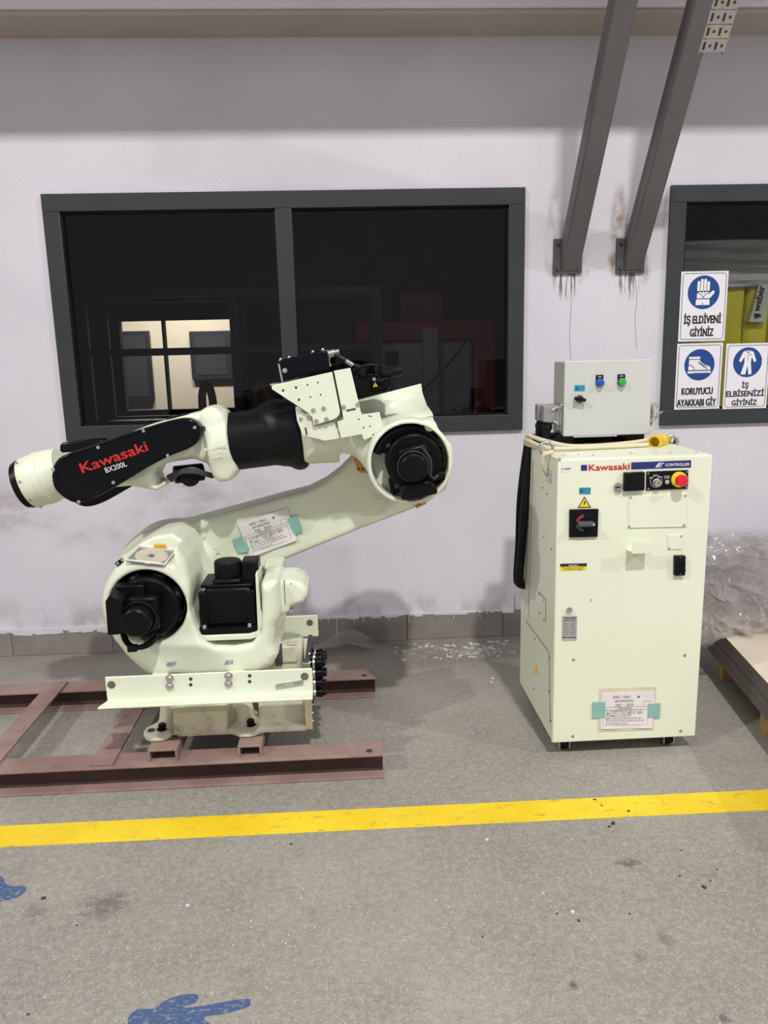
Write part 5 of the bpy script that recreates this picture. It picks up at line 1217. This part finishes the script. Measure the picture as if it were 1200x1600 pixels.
# ------------------------------------------------------------------ sheet stack on blocks at the right
ea, eb = Vector((1.675, 3.32, 0)), Vector((1.573, 2.663, 0)); ed = (eb-ea).normalized(); en = Vector((-ed.y, ed.x, 0)); en = en if en.x > 0 else -en
Mst = Matrix(((en.x, ed.x, 0, ea.x), (en.y, ed.y, 0, ea.y), (0, 0, 1, 0), (0, 0, 0, 1)))   # local x across, y towards the viewer
pz = thing('wooden_pallet', 'wooden block pallet under the sheet stack in the right corner', 'pallet', ea)
for x in (.03, .55, 1.0):
    for y in (-.02, .52, 1.15): MB().box(x, x+.13, y+.02, y+.10, 0, .098, Mst).build('block', 'wood', pz, .003)
z = .0985
for k, w in enumerate(('bottom', 'second from the bottom', 'second from the top', 'topmost')):
    t_ = .0355; j = random.uniform(-.005, .005)
    o = MB().box(j, 1.2+j, -.08+random.uniform(-.008, .008), 1.45, z, z+t_, Mst).build('sheet_panel', 'sheet_steel', None, .0012); z += t_+.0015
    tag(o, f'grey panel lying on the wooden pallet, {w} of its stack', 'panel', 'panels stacked on the pallet')
o = MB().box(-.004, 1.2, -.085, 1.452, z, z+.002, Mst).build('paper_sheet', 'sheet_paper'); tag(o, 'beige paper sheet covering the top of the panel stack', 'paper sheet')
# crumpled plastic film heaped on and behind the stack
def crumple(nu, nv, fn, seed, amp):
    rng = np.random.RandomState(seed); ph = rng.rand(9, 6)*6.28; fq = rng.uniform(4, 22, (9, 3)); vs_ = []
    for j in range(nv+1):
        for i in range(nu+1):
            p = fn(i/nu, j/nv); o = Vector((0, 0, 0))
            for k in range(9):
                a_ = abs(math.sin(p.x*fq[k, 0]+p.y*fq[k, 1]+p.z*fq[k, 2]+ph[k, 0]+1.7*math.sin(p.x*9+p.z*7+ph[k, 1])))
                o += Vector((math.cos(ph[k, 2]), math.sin(ph[k, 2])-.3, math.cos(ph[k, 3])))*(a_-.5)*amp*8/fq[k].mean()
            vs_.append(p+o)
    mb = MB(); mb.add(vs_, [(j*(nu+1)+i, j*(nu+1)+i+1, (j+1)*(nu+1)+i+1, (j+1)*(nu+1)+i) for j in range(nv) for i in range(nu)]); return mb
def flat(o):
    o.data.polygons.foreach_set('use_smooth', [False]*len(o.data.polygons)); return o
pf = thing('plastic_film_heap', 'crumpled clear plastic film heaped over the sheet stack', 'plastic film', (1.9, 3.5, .25))
def heap(sc, dy, h):
    def fn(a, b):
        x = 1.50+1.3*a; 
        prof = min(1, max(0, (x-1.46)/.35))**.6
        hh = (.17+h*prof)*(1+.12*math.sin(x*7+dy*20))
        ang = b*2.3; r = .40*sc
        y = 3.62+dy-r*math.cos(ang)*.95; z_ = .17+hh*math.sin(min(ang, 1.75))*1.0
        if b < .12: z_ = .255+b*.3
        return Vector((x, y, z_))
    return fn
for k, (sc, dy, h) in enumerate(((1.0, 0, .16), (.8, .03, .13), (1.15, -.05, .10))):
    flat(crumple(54, 36, heap(sc, dy, h), 3+k, .034).build('film_layer', 'plastic_film', pf))
def hang(k):
    def fn(a, b):
        return Vector((1.50+.20*a+.03*math.sin(b*5+k), 3.40+.1*k+.12*math.sin(a*4+k), .02+.42*b*(1-.2*abs(a-.5))))
    return fn
for k in range(3): flat(crumple(18, 30, hang(k), 20+k, .024).build('film_fold', 'plastic_film', pf))
crumple(16, 10, lambda a, b: Vector((1.62+.5*a, 3.45+.1*b, .44+.14*b+.05*math.sin(a*5))), 31, .03).build('film_fold', 'plastic_film', pf)
# small film scrap behind the robot base
sc_ = crumple(14, 8, lambda a, b: Vector((-.17+.30*a, 3.76+.1*b, .012+.075*math.sin(a*3.1)*(.4+.6*b))), 41, .012).build('film_scrap', 'plastic_film')
tag(sc_, 'small crumpled piece of clear film on the floor behind the robot base', 'plastic film')
